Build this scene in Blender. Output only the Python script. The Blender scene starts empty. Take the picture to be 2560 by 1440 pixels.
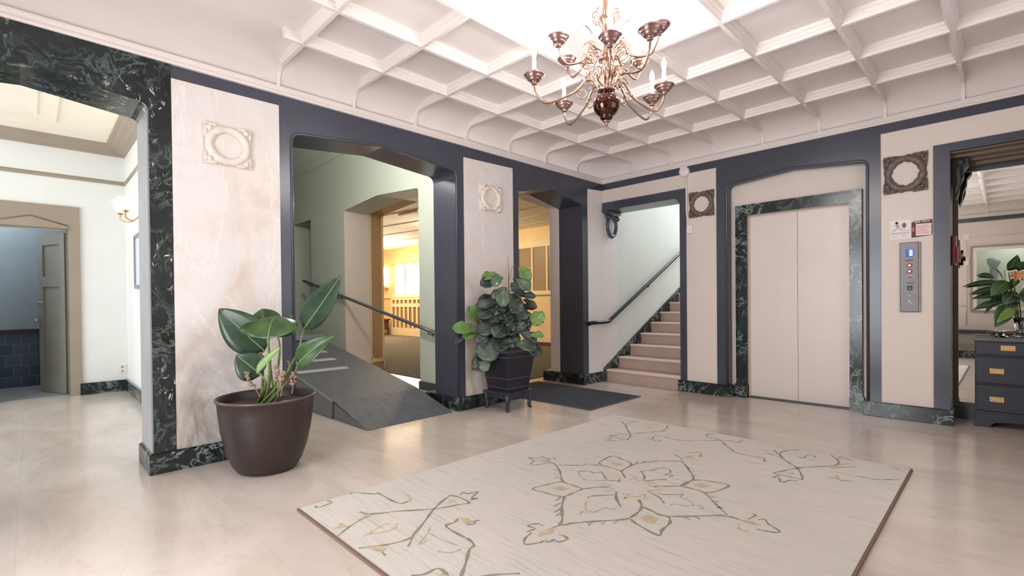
import bpy, bmesh, math, random
from mathutils import Vector, Matrix
from mathutils.geometry import tessellate_polygon
random.seed(7)
SC = bpy.context.scene
COL = SC.collection
PI = math.pi

# ------------------------------------------------------------------ camera
CAM = Vector((3.9444, -5.6796, 1.11))
YAW, PITCH, ROLL, FPX, SHY = 2.3621, -0.0085, -0.0100, 1219.03, 45.6
FW = Vector((math.cos(PITCH)*math.cos(YAW), math.cos(PITCH)*math.sin(YAW), math.sin(PITCH)))
_R = Vector((math.sin(YAW), -math.cos(YAW), 0)); _U = _R.cross(FW)
RT = _R*math.cos(ROLL) + _U*math.sin(ROLL)
UP = -_R*math.sin(ROLL) + _U*math.cos(ROLL)
cd = bpy.data.cameras.new('camera'); cam = bpy.data.objects.new('camera', cd); COL.objects.link(cam)
cam.matrix_world = Matrix(((RT.x, UP.x, -FW.x, CAM.x), (RT.y, UP.y, -FW.y, CAM.y), (RT.z, UP.z, -FW.z, CAM.z), (0, 0, 0, 1)))
cd.sensor_width = 36; cd.lens = FPX/2560*36; cd.shift_y = SHY/2560; cd.clip_start = 0.02
SC.camera = cam
def at(px, py, depth):                    # a point of the place seen at a pixel, at a depth along the view
    return CAM + (FW + RT*((px-1280)/FPX) - UP*((py-720-SHY)/FPX))*depth

# ------------------------------------------------------------------ world, exposure, big lights
SC.view_settings.view_transform = 'Standard'; SC.view_settings.look = 'None'
SC.view_settings.gamma = 1.0; SC.view_settings.use_curve_mapping = False
SC.view_settings.exposure = -0.22
W = bpy.data.worlds.new('world'); SC.world = W; W.use_nodes = True
bg = W.node_tree.nodes['Background']; bg.inputs[0].default_value = (0.86, 0.93, 1.0, 1); bg.inputs[1].default_value = 1.6
SC.cycles.sample_clamp_indirect = 6.0
SC.cycles.max_bounces = 10; SC.cycles.diffuse_bounces = 6; SC.cycles.glossy_bounces = 5
SC.cycles.caustics_reflective = False; SC.cycles.caustics_refractive = False

def area(name, loc, target, sx, sy, power, col=(1, 1, 1)):
    l = bpy.data.lights.new(name, 'AREA'); l.shape = 'RECTANGLE'; l.size = sx; l.size_y = sy; l.energy = power; l.color = col
    o = bpy.data.objects.new(name, l); COL.objects.link(o); o.location = loc
    o.rotation_euler = (Vector(target)-Vector(loc)).to_track_quat('-Z', 'Y').to_euler()
    return o
def point(name, loc, power, col, r=0.05):
    l = bpy.data.lights.new(name, 'POINT'); l.energy = power; l.color = col; l.shadow_soft_size = r
    o = bpy.data.objects.new(name, l); COL.objects.link(o); o.location = loc
    return o
area('daylight_street_window', (4.86, -2.6, 1.65), (0, -2.6, 1.5), 2.0, 1.5, 14, (.97, .98, 1.0))
area('daylight_entrance', (2.0, -6.87, 1.25), (2.0, 0, 1.25), 1.5, 2.1, 130, (.97, .98, 1.0))
area('daylight_side_room', (-2.2, -8.55, 1.9), (-2.2, -4.8, 1.2), 3.0, 2.2, 125, (0.84, 0.93, 1.0))
area('daylight_stairs', (0.9, 3.9, 4.2), (0.2, 1.2, 1.2), 1.2, 1.2, 105, (0.86, 0.93, 1.0))
area('daylight_lounge', (-10.5, 3.42, 1.95), (-8.0, -1.0, 0.3), 2.2, 1.0, 60, (1.0, 0.95, 0.85))

# ------------------------------------------------------------------ materials
def lin(c):
    c = c/255.0
    return c/12.92 if c <= 0.04045 else ((c+0.055)/1.055)**2.4
def rgb(r, g, b): return (lin(r), lin(g), lin(b), 1)
class NT:
    def __init__(s, name):
        s.m = bpy.data.materials.new(name); s.m.use_nodes = True; s.t = s.m.node_tree
        s.b = s.t.nodes['Principled BSDF']
    def n(s, kind, **kw):
        x = s.t.nodes.new('ShaderNode'+kind)
        for k, v in kw.items(): setattr(x, k, v)
        return x
    def l(s, a, b): s.t.links.new(a, b)
    def pos(s, scale=(1, 1, 1)):
        g = s.n('NewGeometry'); v = s.n('Vector' + 'Math', operation='MULTIPLY'); s.l(g.outputs['Position'], v.inputs[0]); v.inputs[1].default_value = scale
        return v.outputs[0]
    def noise(s, vec, scale, detail=4, rough=.55, dist=0.0):
        x = s.n('TexNoise'); s.l(vec, x.inputs['Vector']); x.inputs['Scale'].default_value = scale
        x.inputs['Detail'].default_value = detail; x.inputs['Roughness'].default_value = rough; x.inputs['Distortion'].default_value = dist
        return x.outputs['Fac']
    def ramp(s, fac, stops):
        x = s.n('ValToRGB'); s.l(fac, x.inputs[0]); e = x.color_ramp.elements
        while len(e) < len(stops): e.new(0.5)
        for el, (p, c) in zip(e, stops): el.position = p; el.color = c if len(c) == 4 else (*c, 1)
        return x.outputs[0]
    def mix(s, fac, a, b, mode='MIX'):
        x = s.n('Mix', data_type='RGBA', blend_type=mode)
        for i, v in ((0, fac), (6, a), (7, b)):
            if hasattr(v, 'is_linked') or hasattr(v, 'links'): s.l(v, x.inputs[i])
            else: x.inputs[i].default_value = v
        return x.outputs[2]
    def bump(s, fac, strength=.2, dist=.01):
        x = s.n('Bump'); s.l(fac, x.inputs['Height']); x.inputs['Strength'].default_value = strength; x.inputs['Distance'].default_value = dist
        s.l(x.outputs[0], s.b.inputs['Normal'])
B4 = (0, 0, 0, 1); W4 = (1, 1, 1, 1)
def plain(name, c, rough=.5, metal=0.0, var=.06, vscale=3.0, spec=.5, bump=0, emit=None):
    t = NT(name); f = t.noise(t.pos(), vscale, 3)
    a = tuple(min(1, x*(1-var)) for x in c[:3])+(1,); b = tuple(min(1, x*(1+var)) for x in c[:3])+(1,)
    t.l(t.ramp(f, [(.3, a), (.7, b)]), t.b.inputs['Base Color'])
    t.b.inputs['Roughness'].default_value = rough; t.b.inputs['Metallic'].default_value = metal
    t.b.inputs['Specular IOR Level'].default_value = spec
    if bump: t.bump(t.noise(t.pos(), 60, 2), bump, .004)
    if emit:
        t.b.inputs['Emission Color'].default_value = emit[0]; t.b.inputs['Emission Strength'].default_value = emit[1]
    return t.m
def marble_dark(name, flecks):
    t = NT(name); p = t.pos()
    base = t.ramp(t.noise(p, 2.6, 6, .62, .8), [(.3, rgb(13, 17, 20)), (.72, rgb(36, 48, 48))])
    n1 = t.noise(p, 5.5, 9, .7, .9)
    vein = t.ramp(n1, [(.468, B4), (.494, W4), (.508, W4), (.535, B4)])
    msk = t.ramp(t.noise(p, 3.1, 3, .5, .4), [(.40, B4), (.58, W4)])
    c = t.mix(t.mix(1.0, vein, msk, 'MULTIPLY'), base, rgb(136, 150, 146) if not flecks else rgb(84, 98, 94))
    n3 = t.noise(t.pos((1.2, 1.2, .6)), 8.0, 8, .68, 1.8)
    c = t.mix(t.ramp(n3, [(.60, B4), (.72, (.35, .35, .35, 1))]), c, rgb(96, 112, 108))
    if flecks:
        n2 = t.noise(t.pos((1, 1, .6)), 17.0, 6, .66, 1.6); big = t.noise(p, 2.4, 3)
        f1 = t.ramp(n2, [(.585, B4), (.63, W4)]); f2 = t.ramp(big, [(.46, B4), (.60, W4)])
        c = t.mix(t.mix(1.0, f1, f2, 'MULTIPLY'), c, rgb(208, 210, 204))
    t.l(c, t.b.inputs['Base Color']); t.b.inputs['Roughness'].default_value = .20
    return t.m
def marble_panel(name):
    t = NT(name); p = t.pos()
    big = t.noise(p, 1.05, 5, .6, .8)
    base = t.ramp(big, [(.42, rgb(224, 219, 218)), (.52, rgb(222, 212, 206)), (.62, rgb(210, 196, 185))])
    m1 = t.noise(t.pos((1, 1, .30)), 1.9, 9, .62, .5)
    c = t.mix(t.ramp(m1, [(.492, B4), (.5, (.7, .7, .7, 1)), (.508, B4)]), base, rgb(240, 236, 232))
    m2 = t.noise(t.pos((1, 1, .5)), 2.6, 6, .6, 1.0)
    c = t.mix(t.ramp(m2, [(.44, B4), (.5, (.28, .28, .28, 1)), (.52, B4)]), c, rgb(214, 198, 188))
    # smoky grey figure of the stone in its lowest third
    g = t.n('NewGeometry'); sx = t.n('SeparateXYZ'); t.l(g.outputs['Position'], sx.inputs[0])
    mr = t.n('MapRange'); t.l(sx.outputs['Z'], mr.inputs[0]); mr.inputs[1].default_value = 1.1; mr.inputs[2].default_value = .2
    sm = t.ramp(t.noise(t.pos((1, 1, .7)), 2.2, 7, .64, .8), [(.40, B4), (.62, W4)])
    c = t.mix(t.mix(1.0, mr.outputs[0], sm, 'MULTIPLY'), c, rgb(128, 122, 108))
    t.l(c, t.b.inputs['Base Color']); t.b.inputs['Roughness'].default_value = .38
    return t.m
def floor_marble(name):
    t = NT(name); p = t.pos()
    base = t.ramp(t.noise(t.pos((.8, 2.2, 1)), 1.3, 6, .6, .6), [(.32, rgb(192, 179, 168)), (.55, rgb(206, 193, 183)), (.72, rgb(214, 203, 195))])
    v = t.ramp(t.noise(t.pos((.6, 2.0, 1)), 2.0, 7, .6, 1.2), [(.488, B4), (.5, (.4, .4, .4, 1)), (.512, B4)])
    c = t.mix(v, base, rgb(186, 164, 150))
    br = t.n('TexBrick'); t.l(p, br.inputs['Vector']); br.offset = .5
    for k, v2 in (('Scale', 1.0), ('Mortar Size', .0022), ('Mortar Smooth', .3), ('Brick Width', 1.25), ('Row Height', .82)): br.inputs[k].default_value = v2
    br.inputs['Color1'].default_value = W4; br.inputs['Color2'].default_value = (.955, .955, .955, 1); br.inputs['Mortar'].default_value = (.90, .885, .87, 1)
    c = t.mix(1.0, c, br.outputs['Color'], 'MULTIPLY')
    t.l(c, t.b.inputs['Base Color']); t.b.inputs['Roughness'].default_value = .17; t.b.inputs['Specular IOR Level'].default_value = .55
    return t.m
def rug_wool(name):
    t = NT(name)
    s1 = t.noise(t.pos((1.1, 26, 1)), 3.0, 5, .62); s2 = t.noise(t.pos(), 1.1, 3)
    c = t.ramp(s1, [(.30, rgb(172, 166, 159)), (.45, rgb(203, 196, 189)), (.75, rgb(213, 206, 200))])
    c = t.mix(t.ramp(s2, [(.35, B4), (.7, (.6, .6, .6, 1))]), c, rgb(196, 190, 182))
    t.l(c, t.b.inputs['Base Color']); t.b.inputs['Roughness'].default_value = .95; t.b.inputs['Specular IOR Level'].default_value = .1
    t.bump(t.noise(t.pos((6, 60, 6)), 6, 2), .35, .004)
    return t.m
def leaf_mat(name, a, b, rough=.38):
    t = NT(name); f = t.noise(t.pos(), 9, 4)
    t.l(t.ramp(f, [(.3, a), (.72, b)]), t.b.inputs['Base Color']); t.b.inputs['Roughness'].default_value = rough
    return t.m
def tile_mat(name):
    t = NT(name); br = t.n('TexBrick'); sw = t.n('CombineXYZ'); g = t.n('NewGeometry'); sx = t.n('SeparateXYZ')
    t.l(g.outputs['Position'], sx.inputs[0]); t.l(sx.outputs['Y'], sw.inputs[0]); t.l(sx.outputs['Z'], sw.inputs[1]); t.l(sw.outputs[0], br.inputs['Vector'])
    br.offset = 0.5
    for k, v in (('Scale', 1.0), ('Mortar Size', .004), ('Brick Width', .15), ('Row Height', .15)): br.inputs[k].default_value = v
    br.inputs['Color1'].default_value = rgb(42, 62, 80); br.inputs['Color2'].default_value = rgb(62, 84, 100); br.inputs['Mortar'].default_value = rgb(92, 108, 118)
    t.l(br.outputs['Color'], t.b.inputs['Base Color']); t.b.inputs['Roughness'].default_value = .3
    return t.m
def ribbed(name, c, axis_scale, rough=.5):
    t = NT(name); w = t.n('TexWave', wave_type='BANDS', bands_direction='Y'); t.l(t.pos(), w.inputs['Vector']); w.inputs['Scale'].default_value = axis_scale; w.inputs['Distortion'].default_value = .3
    f = t.noise(t.pos((2, 9, 1)), 4, 4)
    a = tuple(x*.7 for x in c[:3])+(1,); b = tuple(x*1.25 for x in c[:3])+(1,)
    t.l(t.ramp(f, [(.3, a), (.7, b)]), t.b.inputs['Base Color']); t.b.inputs['Roughness'].default_value = rough
    t.bump(w.outputs['Fac'], .5, .003)
    return t.m
def glass(name, tint=(1, 1, 1, 1), rough=.02):
    t = NT(name); t.b.inputs['Base Color'].default_value = tint; t.b.inputs['Transmission Weight'].default_value = 1.0
    t.b.inputs['Roughness'].default_value = rough; t.b.inputs['IOR'].default_value = 1.45
    return t.m
def emit(name, c, s):
    t = NT(name); t.b.inputs['Base Color'].default_value = c; t.b.inputs['Emission Color'].default_value = c; t.b.inputs['Emission Strength'].default_value = s
    return t.m
M = {}
M['cream'] = plain('cream_plaster', rgb(224, 212, 204), .55, var=.02, bump=.06)
M['white'] = plain('white_plaster', rgb(236, 229, 228), .6, var=.015)
M['ceil'] = plain('ceiling_paint', rgb(228, 219, 216), .5, var=.015)
M['panel'] = marble_panel('cream_marble')
M['dark'] = plain('slate_gloss_paint', rgb(66, 69, 82), .27, var=.10, vscale=1.6, spec=.6)
M['dmarble'] = marble_dark('dark_green_marble', False)
M['fmarble'] = marble_dark('flecked_dark_marble', True)
M['floor'] = floor_marble('floor_marble')
M['rug'] = rug_wool('rug_wool')
M['rug_g'] = plain('rug_green_grey', rgb(142, 138, 122), .95, var=.15, vscale=30, spec=.1)
M['rug_s'] = plain('rug_soft_grey', rgb(174, 168, 156), .95, var=.12, vscale=30, spec=.1)
M['rug_t'] = plain('rug_tan', rgb(190, 172, 144), .95, var=.15, vscale=30, spec=.1)
M['rug_edge'] = plain('rug_edge', rgb(120, 100, 88), .95, spec=.1)
M['elev'] = plain('elevator_enamel', rgb(224, 214, 208), .35, var=.02)
M['greenwhite'] = plain('side_room_paint', rgb(232, 232, 229), .6, var=.015)
M['corr'] = plain('corridor_paint', rgb(206, 210, 198), .6, var=.02)
M['tan'] = plain('tan_trim', rgb(156, 142, 126), .5, var=.04)
M['tandark'] = plain('tan_trim_line', rgb(112, 94, 76), .5, var=.04)
M['greydoor'] = plain('grey_door_paint', rgb(134, 130, 120), .25, var=.05)
M['bathwall'] = plain('blue_grey_paint', rgb(150, 160, 166), .5)
M['bathfloor'] = plain('grey_floor', rgb(140, 142, 140), .4)
M['tile'] = tile_mat('blue_tile')
M['gold'] = plain('lounge_paint', rgb(236, 204, 150), .55, var=.04)
M['lounge_white'] = plain('lounge_ceiling', rgb(240, 230, 214), .6, var=.03)
M['panel_tan'] = plain('lounge_panel', rgb(148, 122, 84), .45, var=.05)
M['jambtan'] = plain('jamb_panel', rgb(178, 146, 106), .5, var=.03)
M['trimcream'] = plain('lounge_trim', rgb(236, 212, 168), .5, var=.02)
M['carpet'] = plain('carpet', rgb(108, 102, 92), .95, var=.15, vscale=8, spec=.1, bump=.3)
M['stone'] = plain('stair_stone', rgb(190, 166, 153), .5, var=.06, vscale=5)
M['nosing'] = plain('stair_nosing', rgb(226, 206, 190), .4, var=.04)
M['ramp'] = ribbed('ramp_rubber', rgb(86, 89, 97), 90)
M['rampside'] = plain('ramp_side', rgb(128, 134, 148), .4, var=.08)
M['grip'] = plain('grip_strip', rgb(160, 160, 162), .6, var=.05)
M['mat'] = plain('mat_fibre', rgb(66, 70, 79), .95, var=.3, vscale=60, spec=.1, bump=.5)
M['mat_edge'] = plain('mat_rubber', rgb(74, 74, 78), .7)
M['iron'] = plain('black_iron', rgb(34, 34, 40), .3, metal=.3, var=.05)
M['railgrey'] = plain('grey_rail', rgb(122, 120, 122), .35, metal=.5, var=.05)
M['brass'] = plain('aged_brass', rgb(172, 138, 118), .25, metal=1.0, var=.15, vscale=12)
M['brassrose'] = plain('copper_brass', rgb(158, 128, 122), .3, metal=.9, var=.1, vscale=12)
M['ball'] = plain('dark_bronze', rgb(96, 66, 58), .08, metal=1.0, var=.1)
M['candle'] = plain('candle_sleeve', rgb(238, 226, 212), .45, var=.03)
M['bulb'] = emit('lit_bulb', (1.0, .965, .95, 1), 460.0)
M['pot'] = plain('brown_pot', rgb(46, 35, 33), .45, var=.14, vscale=5)
M['potrim'] = plain('pot_rim', rgb(86, 70, 66), .35)
M['soil'] = plain('potting_soil', rgb(58, 42, 34), .95, var=.4, vscale=40, bump=.6)
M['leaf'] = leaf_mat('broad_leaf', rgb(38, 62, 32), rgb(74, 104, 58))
M['leafd'] = leaf_mat('dark_leaf', rgb(30, 52, 38), rgb(58, 80, 60), .3)  # darker green tone for some of the leaves
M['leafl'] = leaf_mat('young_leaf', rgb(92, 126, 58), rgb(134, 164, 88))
M['rib'] = plain('leaf_rib', rgb(128, 150, 96), .4)
M['stem'] = plain('green_stem', rgb(104, 122, 62), .45)
M['bark'] = plain('stem_bark', rgb(120, 104, 84), .8)
M['dry'] = plain('dry_flower', rgb(150, 122, 104), .8, var=.35, vscale=50)
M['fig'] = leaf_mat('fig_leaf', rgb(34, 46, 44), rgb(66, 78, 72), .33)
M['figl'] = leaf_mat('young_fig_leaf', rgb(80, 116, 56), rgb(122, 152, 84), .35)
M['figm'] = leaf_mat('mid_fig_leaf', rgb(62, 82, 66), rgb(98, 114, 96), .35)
M['figrib'] = plain('fig_leaf_rib', rgb(112, 128, 104), .4)
M['planter'] = plain('black_planter', rgb(34, 32, 44), .38, var=.12)
M['plband'] = plain('planter_band', rgb(70, 68, 82), .3, var=.05)
M['stand'] = plain('painted_stand', rgb(48, 50, 62), .35, var=.08)
M['navy'] = plain('navy_lacquer', rgb(36, 38, 50), .42, var=.22, vscale=14)
M['navytop'] = plain('grey_top', rgb(96, 92, 92), .4, var=.15, vscale=14)  # lighter and greyer than the navy carcass
M['pull'] = plain('brass_pull', rgb(198, 160, 112), .35, metal=.7, var=.08)
M['mirror'] = plain('mirror_silver', (.86, .88, .86, 1), .015, metal=1.0, var=.005)
M['mframe'] = plain('mirror_frame', rgb(96, 80, 66), .45)
M['steel'] = plain('brushed_steel', rgb(112, 108, 109), .45, metal=.85, var=.05, vscale=20)
M['steeledge'] = plain('steel_side', rgb(110, 100, 96), .4, metal=.8)
M['display'] = emit('blue_display', rgb(64, 84, 170), .6)
M['displayl'] = emit('display_glow', rgb(170, 196, 240), .9)
M['red'] = plain('red_enamel', rgb(118, 18, 32), .35)
M['ring'] = plain('button_ring', rgb(156, 52, 62), .35)
M['buttonlit'] = emit('lit_button', rgb(255, 236, 232), .8)
M['black'] = plain('black_plastic', rgb(24, 22, 24), .4)
M['paper'] = plain('white_card', rgb(238, 230, 228), .6, var=.01)
M['print'] = plain('grey_print', rgb(170, 160, 158), .6)
M['maroon'] = plain('maroon_print', rgb(76, 24, 38), .5)
M['pinkpaper'] = plain('pink_card', rgb(240, 214, 214), .6, var=.01)
M['orange'] = plain('orange_print', rgb(214, 110, 60), .6)
M['alarm'] = plain('alarm_plastic', rgb(238, 230, 228), .4, var=.01)
M['lens'] = plain('strobe_lens', rgb(228, 220, 226), .15, var=.02)
M['brownplaster'] = plain('brown_relief', rgb(106, 92, 84), .42, var=.2, vscale=18, bump=.25)
M['creamrelief'] = plain('cream_relief', rgb(228, 218, 208), .6, var=.06, vscale=18, bump=.15)
M['frost'] = emit('frosted_shade', (1.0, .92, .80, 1), 5.0)
M['shadewarm'] = emit('lounge_shade', (1.0, .78, .42, 1), 14.0)
M['sconce'] = plain('sconce_brass', rgb(186, 150, 100), .3, metal=.8)
M['silver'] = plain('silver_frame', rgb(150, 148, 156), .35, metal=.5)
M['print_pale'] = plain('pale_print', rgb(216, 220, 232), .3, var=.03)
M['woodred'] = plain('red_brown_wood', rgb(92, 50, 32), .45, var=.2, vscale=12)
M['crystal'] = glass('crystal')
M['petal'] = plain('coral_petal', rgb(226, 150, 112), .5, var=.18, vscale=20)
M['petaly'] = plain('yellow_petal', rgb(222, 206, 130), .5, var=.1, vscale=20)
M['ivory'] = plain('ivory_plastic', rgb(232, 226, 208), .4, var=.01)
M['window'] = emit('bright_sky_pane', (1.0, .98, .94, 1), 5.0)
M['loungebeam'] = plain('ceiling_beam', rgb(206, 192, 170), .6)
M['jambgrey'] = plain('jamb_grey', rgb(156, 156, 158), .4)
M['stairwall'] = plain('stairwell_paint', rgb(224, 228, 222), .6, var=.015)
M['niche'] = plain('niche_darkness', rgb(92, 90, 78), .6)  # darkness of the open doorway put into the back wall's colour
M['benchgrey'] = plain('bench_paint', rgb(132, 132, 120), .5)
M['matdark'] = plain('bracket_paint', rgb(52, 50, 50), .5)
M['radgrille'] = plain('radiator_grille', rgb(150, 116, 72), .6, var=.1)

# ------------------------------------------------------------------ mesh building
AX = {'x': lambda u, v, w: (w, u, v), 'y': lambda u, v, w: (u, w, v), 'z': lambda u, v, w: (u, v, w)}
class MB:
    def __init__(s): s.v = []; s.f = []; s.mi = []; s.sm = []
    def add(s, vs, fs, mi=0, smooth=False):
        o = len(s.v); s.v += [tuple(p) for p in vs]
        for f in fs: s.f.append([o+i for i in f]); s.mi.append(mi); s.sm.append(smooth)
        return s
    def box(s, a, b, mi=0):
        (x0, y0, z0), (x1, y1, z1) = a, b
        return s.add([(x0, y0, z0), (x1, y0, z0), (x1, y1, z0), (x0, y1, z0), (x0, y0, z1), (x1, y0, z1), (x1, y1, z1), (x0, y1, z1)],
              [(0, 3, 2, 1), (4, 5, 6, 7), (0, 1, 5, 4), (1, 2, 6, 5), (2, 3, 7, 6), (3, 0, 4, 7)], mi)
    def prism(s, outer, w0, w1, ax, holes=(), mi=0):
        loops = [list(outer)]+[list(h) for h in holes]
        flat = [p for l in loops for p in l]; n = len(flat); fn = AX[ax]
        tris = tessellate_polygon([[Vector((p[0], p[1], 0)) for p in l] for l in loops])
        vs = [fn(u, v, w0) for u, v in flat]+[fn(u, v, w1) for u, v in flat]
        fs = [tuple(t) for t in tris]+[tuple(n+i for i in reversed(t)) for t in tris]
        o = 0
        for l in loops:
            k = len(l)
            for i in range(k):
                j = (i+1) % k; fs.append((o+i, o+j, n+o+j, n+o+i))
            o += k
        return s.add(vs, fs, mi)
    def lathe(s, prof, c, seg=24, mi=0, axis='z', cap=True, smooth=True):
        vs = []; fs = []; k = len(prof)
        for i in range(seg):
            a = 2*PI*i/seg
            for r, h in prof:
                x, y = r*math.cos(a), r*math.sin(a)
                p = {'z': (x, y, h), 'x': (h, x, y), 'y': (x, h, y)}[axis]
                vs.append((c[0]+p[0], c[1]+p[1], c[2]+p[2]))
        for i in range(seg):
            j = (i+1) % seg
            for q in range(k-1): fs.append((i*k+q, j*k+q, j*k+q+1, i*k+q+1))
        if cap:
            if prof[0][0] > 1e-6: fs.append(tuple(i*k for i in range(seg)))
            if prof[-1][0] > 1e-6: fs.append(tuple(i*k+k-1 for i in reversed(range(seg))))
        return s.add(vs, fs, mi, smooth)
    def tube(s, pts, r, seg=8, mi=0, closed=False, flat=None):
        pts = [Vector(p) for p in pts]; n = len(pts); vs = []; fs = []
        rs = r if isinstance(r, (list, tuple)) else [r]*n
        prev = None
        for i, p in enumerate(pts):
            a = pts[i-1] if (i > 0 or closed) else p; b = pts[(i+1) % n] if (i < n-1 or closed) else p
            d = (b-a).normalized() if (b-a).length > 1e-9 else Vector((0, 0, 1))
            if prev is None:
                prev = d.cross(Vector((0, 0, 1)))
                if prev.length < 1e-3: prev = d.cross(Vector((1, 0, 0)))
            prev = (prev-d*prev.dot(d)).normalized(); q = d.cross(prev)
            for k in range(seg):
                t = 2*PI*k/seg+PI/seg
                vs.append(p+(prev*math.cos(t)+q*math.sin(t)*(flat or 1))*rs[i])
        for i in range(n if closed else n-1):
            j = (i+1) % n
            for k in range(seg):
                l = (k+1) % seg; fs.append((i*seg+k, i*seg+l, j*seg+l, j*seg+k))
        if not closed: fs += [tuple(range(seg))[::-1], tuple((n-1)*seg+k for k in range(seg))]
        return s.add(vs, fs, mi, seg > 5)
    def ball(s, c, r, seg=14, mi=0, sz=1.0):
        return s.lathe([(max(1e-7, r*math.sin(PI*i/8)), -r*sz*math.cos(PI*i/8)) for i in range(9)], c, seg, mi, cap=False)
    def build(s, name, mats, parent=None, org=None, bevel=0, solid=0, sub=0):
        if not isinstance(mats, (list, tuple)): mats = [mats]
        base = Vector(org) if org is not None else (parent.get_base() if False else Vector((0, 0, 0)))
        if parent is not None and org is None: base = Vector(parent['_base'])
        me = bpy.data.meshes.new(name)
        me.from_pydata([tuple(Vector(p)-base) for p in s.v], [], s.f)
        for i, pl in enumerate(me.polygons): pl.material_index = s.mi[i]; pl.use_smooth = s.sm[i]
        for m in mats: me.materials.append(M[m] if isinstance(m, str) else m)
        bm = bmesh.new(); bm.from_mesh(me); bmesh.ops.remove_doubles(bm, verts=bm.verts, dist=1e-6)
        bmesh.ops.recalc_face_normals(bm, faces=bm.faces); bm.to_mesh(me); bm.free(); me.update()
        o = bpy.data.objects.new(name, me); COL.objects.link(o)
        o['_base'] = tuple(base)
        if parent is not None: o.parent = parent; o.location = base-Vector(parent['_base'])
        else: o.location = base
        if solid:
            md = o.modifiers.new('thickness', 'SOLIDIFY'); md.thickness = solid; md.offset = 0
        if bevel:
            md = o.modifiers.new('bevel', 'BEVEL'); md.width = bevel; md.segments = 2; md.limit_method = 'ANGLE'
        if sub:
            md = o.modifiers.new('sub', 'SUBSURF'); md.levels = sub; md.render_levels = sub
        return o
def struct(name, mb, mats, parent=None, bevel=0):
    o = mb.build(name, mats, parent, None if parent is None else parent['_base'], bevel); o['kind'] = 'structure'; return o
def thing(name, loc, label, cat, group=None):
    o = bpy.data.objects.new(name, None); COL.objects.link(o); o.location = loc; o['_base'] = tuple(loc)
    o.empty_display_size = .1; o['label'] = label; o['category'] = cat
    if group: o['group'] = group
    return o
def tag(o, label, cat, group=None):
    o['label'] = label; o['category'] = cat
    if group: o['group'] = group
    return o
def tudor(a, b, z0, zs, za, r=.06, n=5, flat=0.0):
    """outline of an opening: jambs at a and b, springing zs, low pointed head za, rounded shoulders"""
    m = (a+b)/2; P = [(a, z0)]
    sl = math.atan2(za-zs, m-a)
    if r > 0:
        for i in range(n+1):
            t = PI - (PI/2-sl)*i/n
            P.append((a+r+r*math.cos(t), zs-r*.9+r*math.sin(t)))
    else: P.append((a, zs))
    L = P[1:]
    P.append((m, za))
    P += [(2*m-u, v) for u, v in reversed(L)]
    P.append((b, z0))
    return P
def bezier(p, n=12):
    p = [Vector(q) for q in p]; out = []
    for i in range(n+1):
        t = i/n; q = p[:]
        while len(q) > 1: q = [q[k].lerp(q[k+1], t) for k in range(len(q)-1)]
        out.append(q[0])
    return out
def smooth_path(pts, n=6, closed=False):
    pts = [Vector(p) for p in pts]; N = len(pts); out = []
    for i in range(N if closed else N-1):
        p1 = pts[i]; p2 = pts[(i+1) % N]
        p0 = pts[i-1] if (closed or i > 0) else p1; p3 = pts[(i+2) % N] if (closed or i < N-2) else p2
        for k in range(n):
            t = k/n
            out.append(.5*((2*p1)+(p2-p0)*t+(2*p0-5*p1+4*p2-p3)*t*t+(3*p1-p0-3*p2+p3)*t**3))
    if not closed: out.append(pts[-1])
    return out

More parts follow.
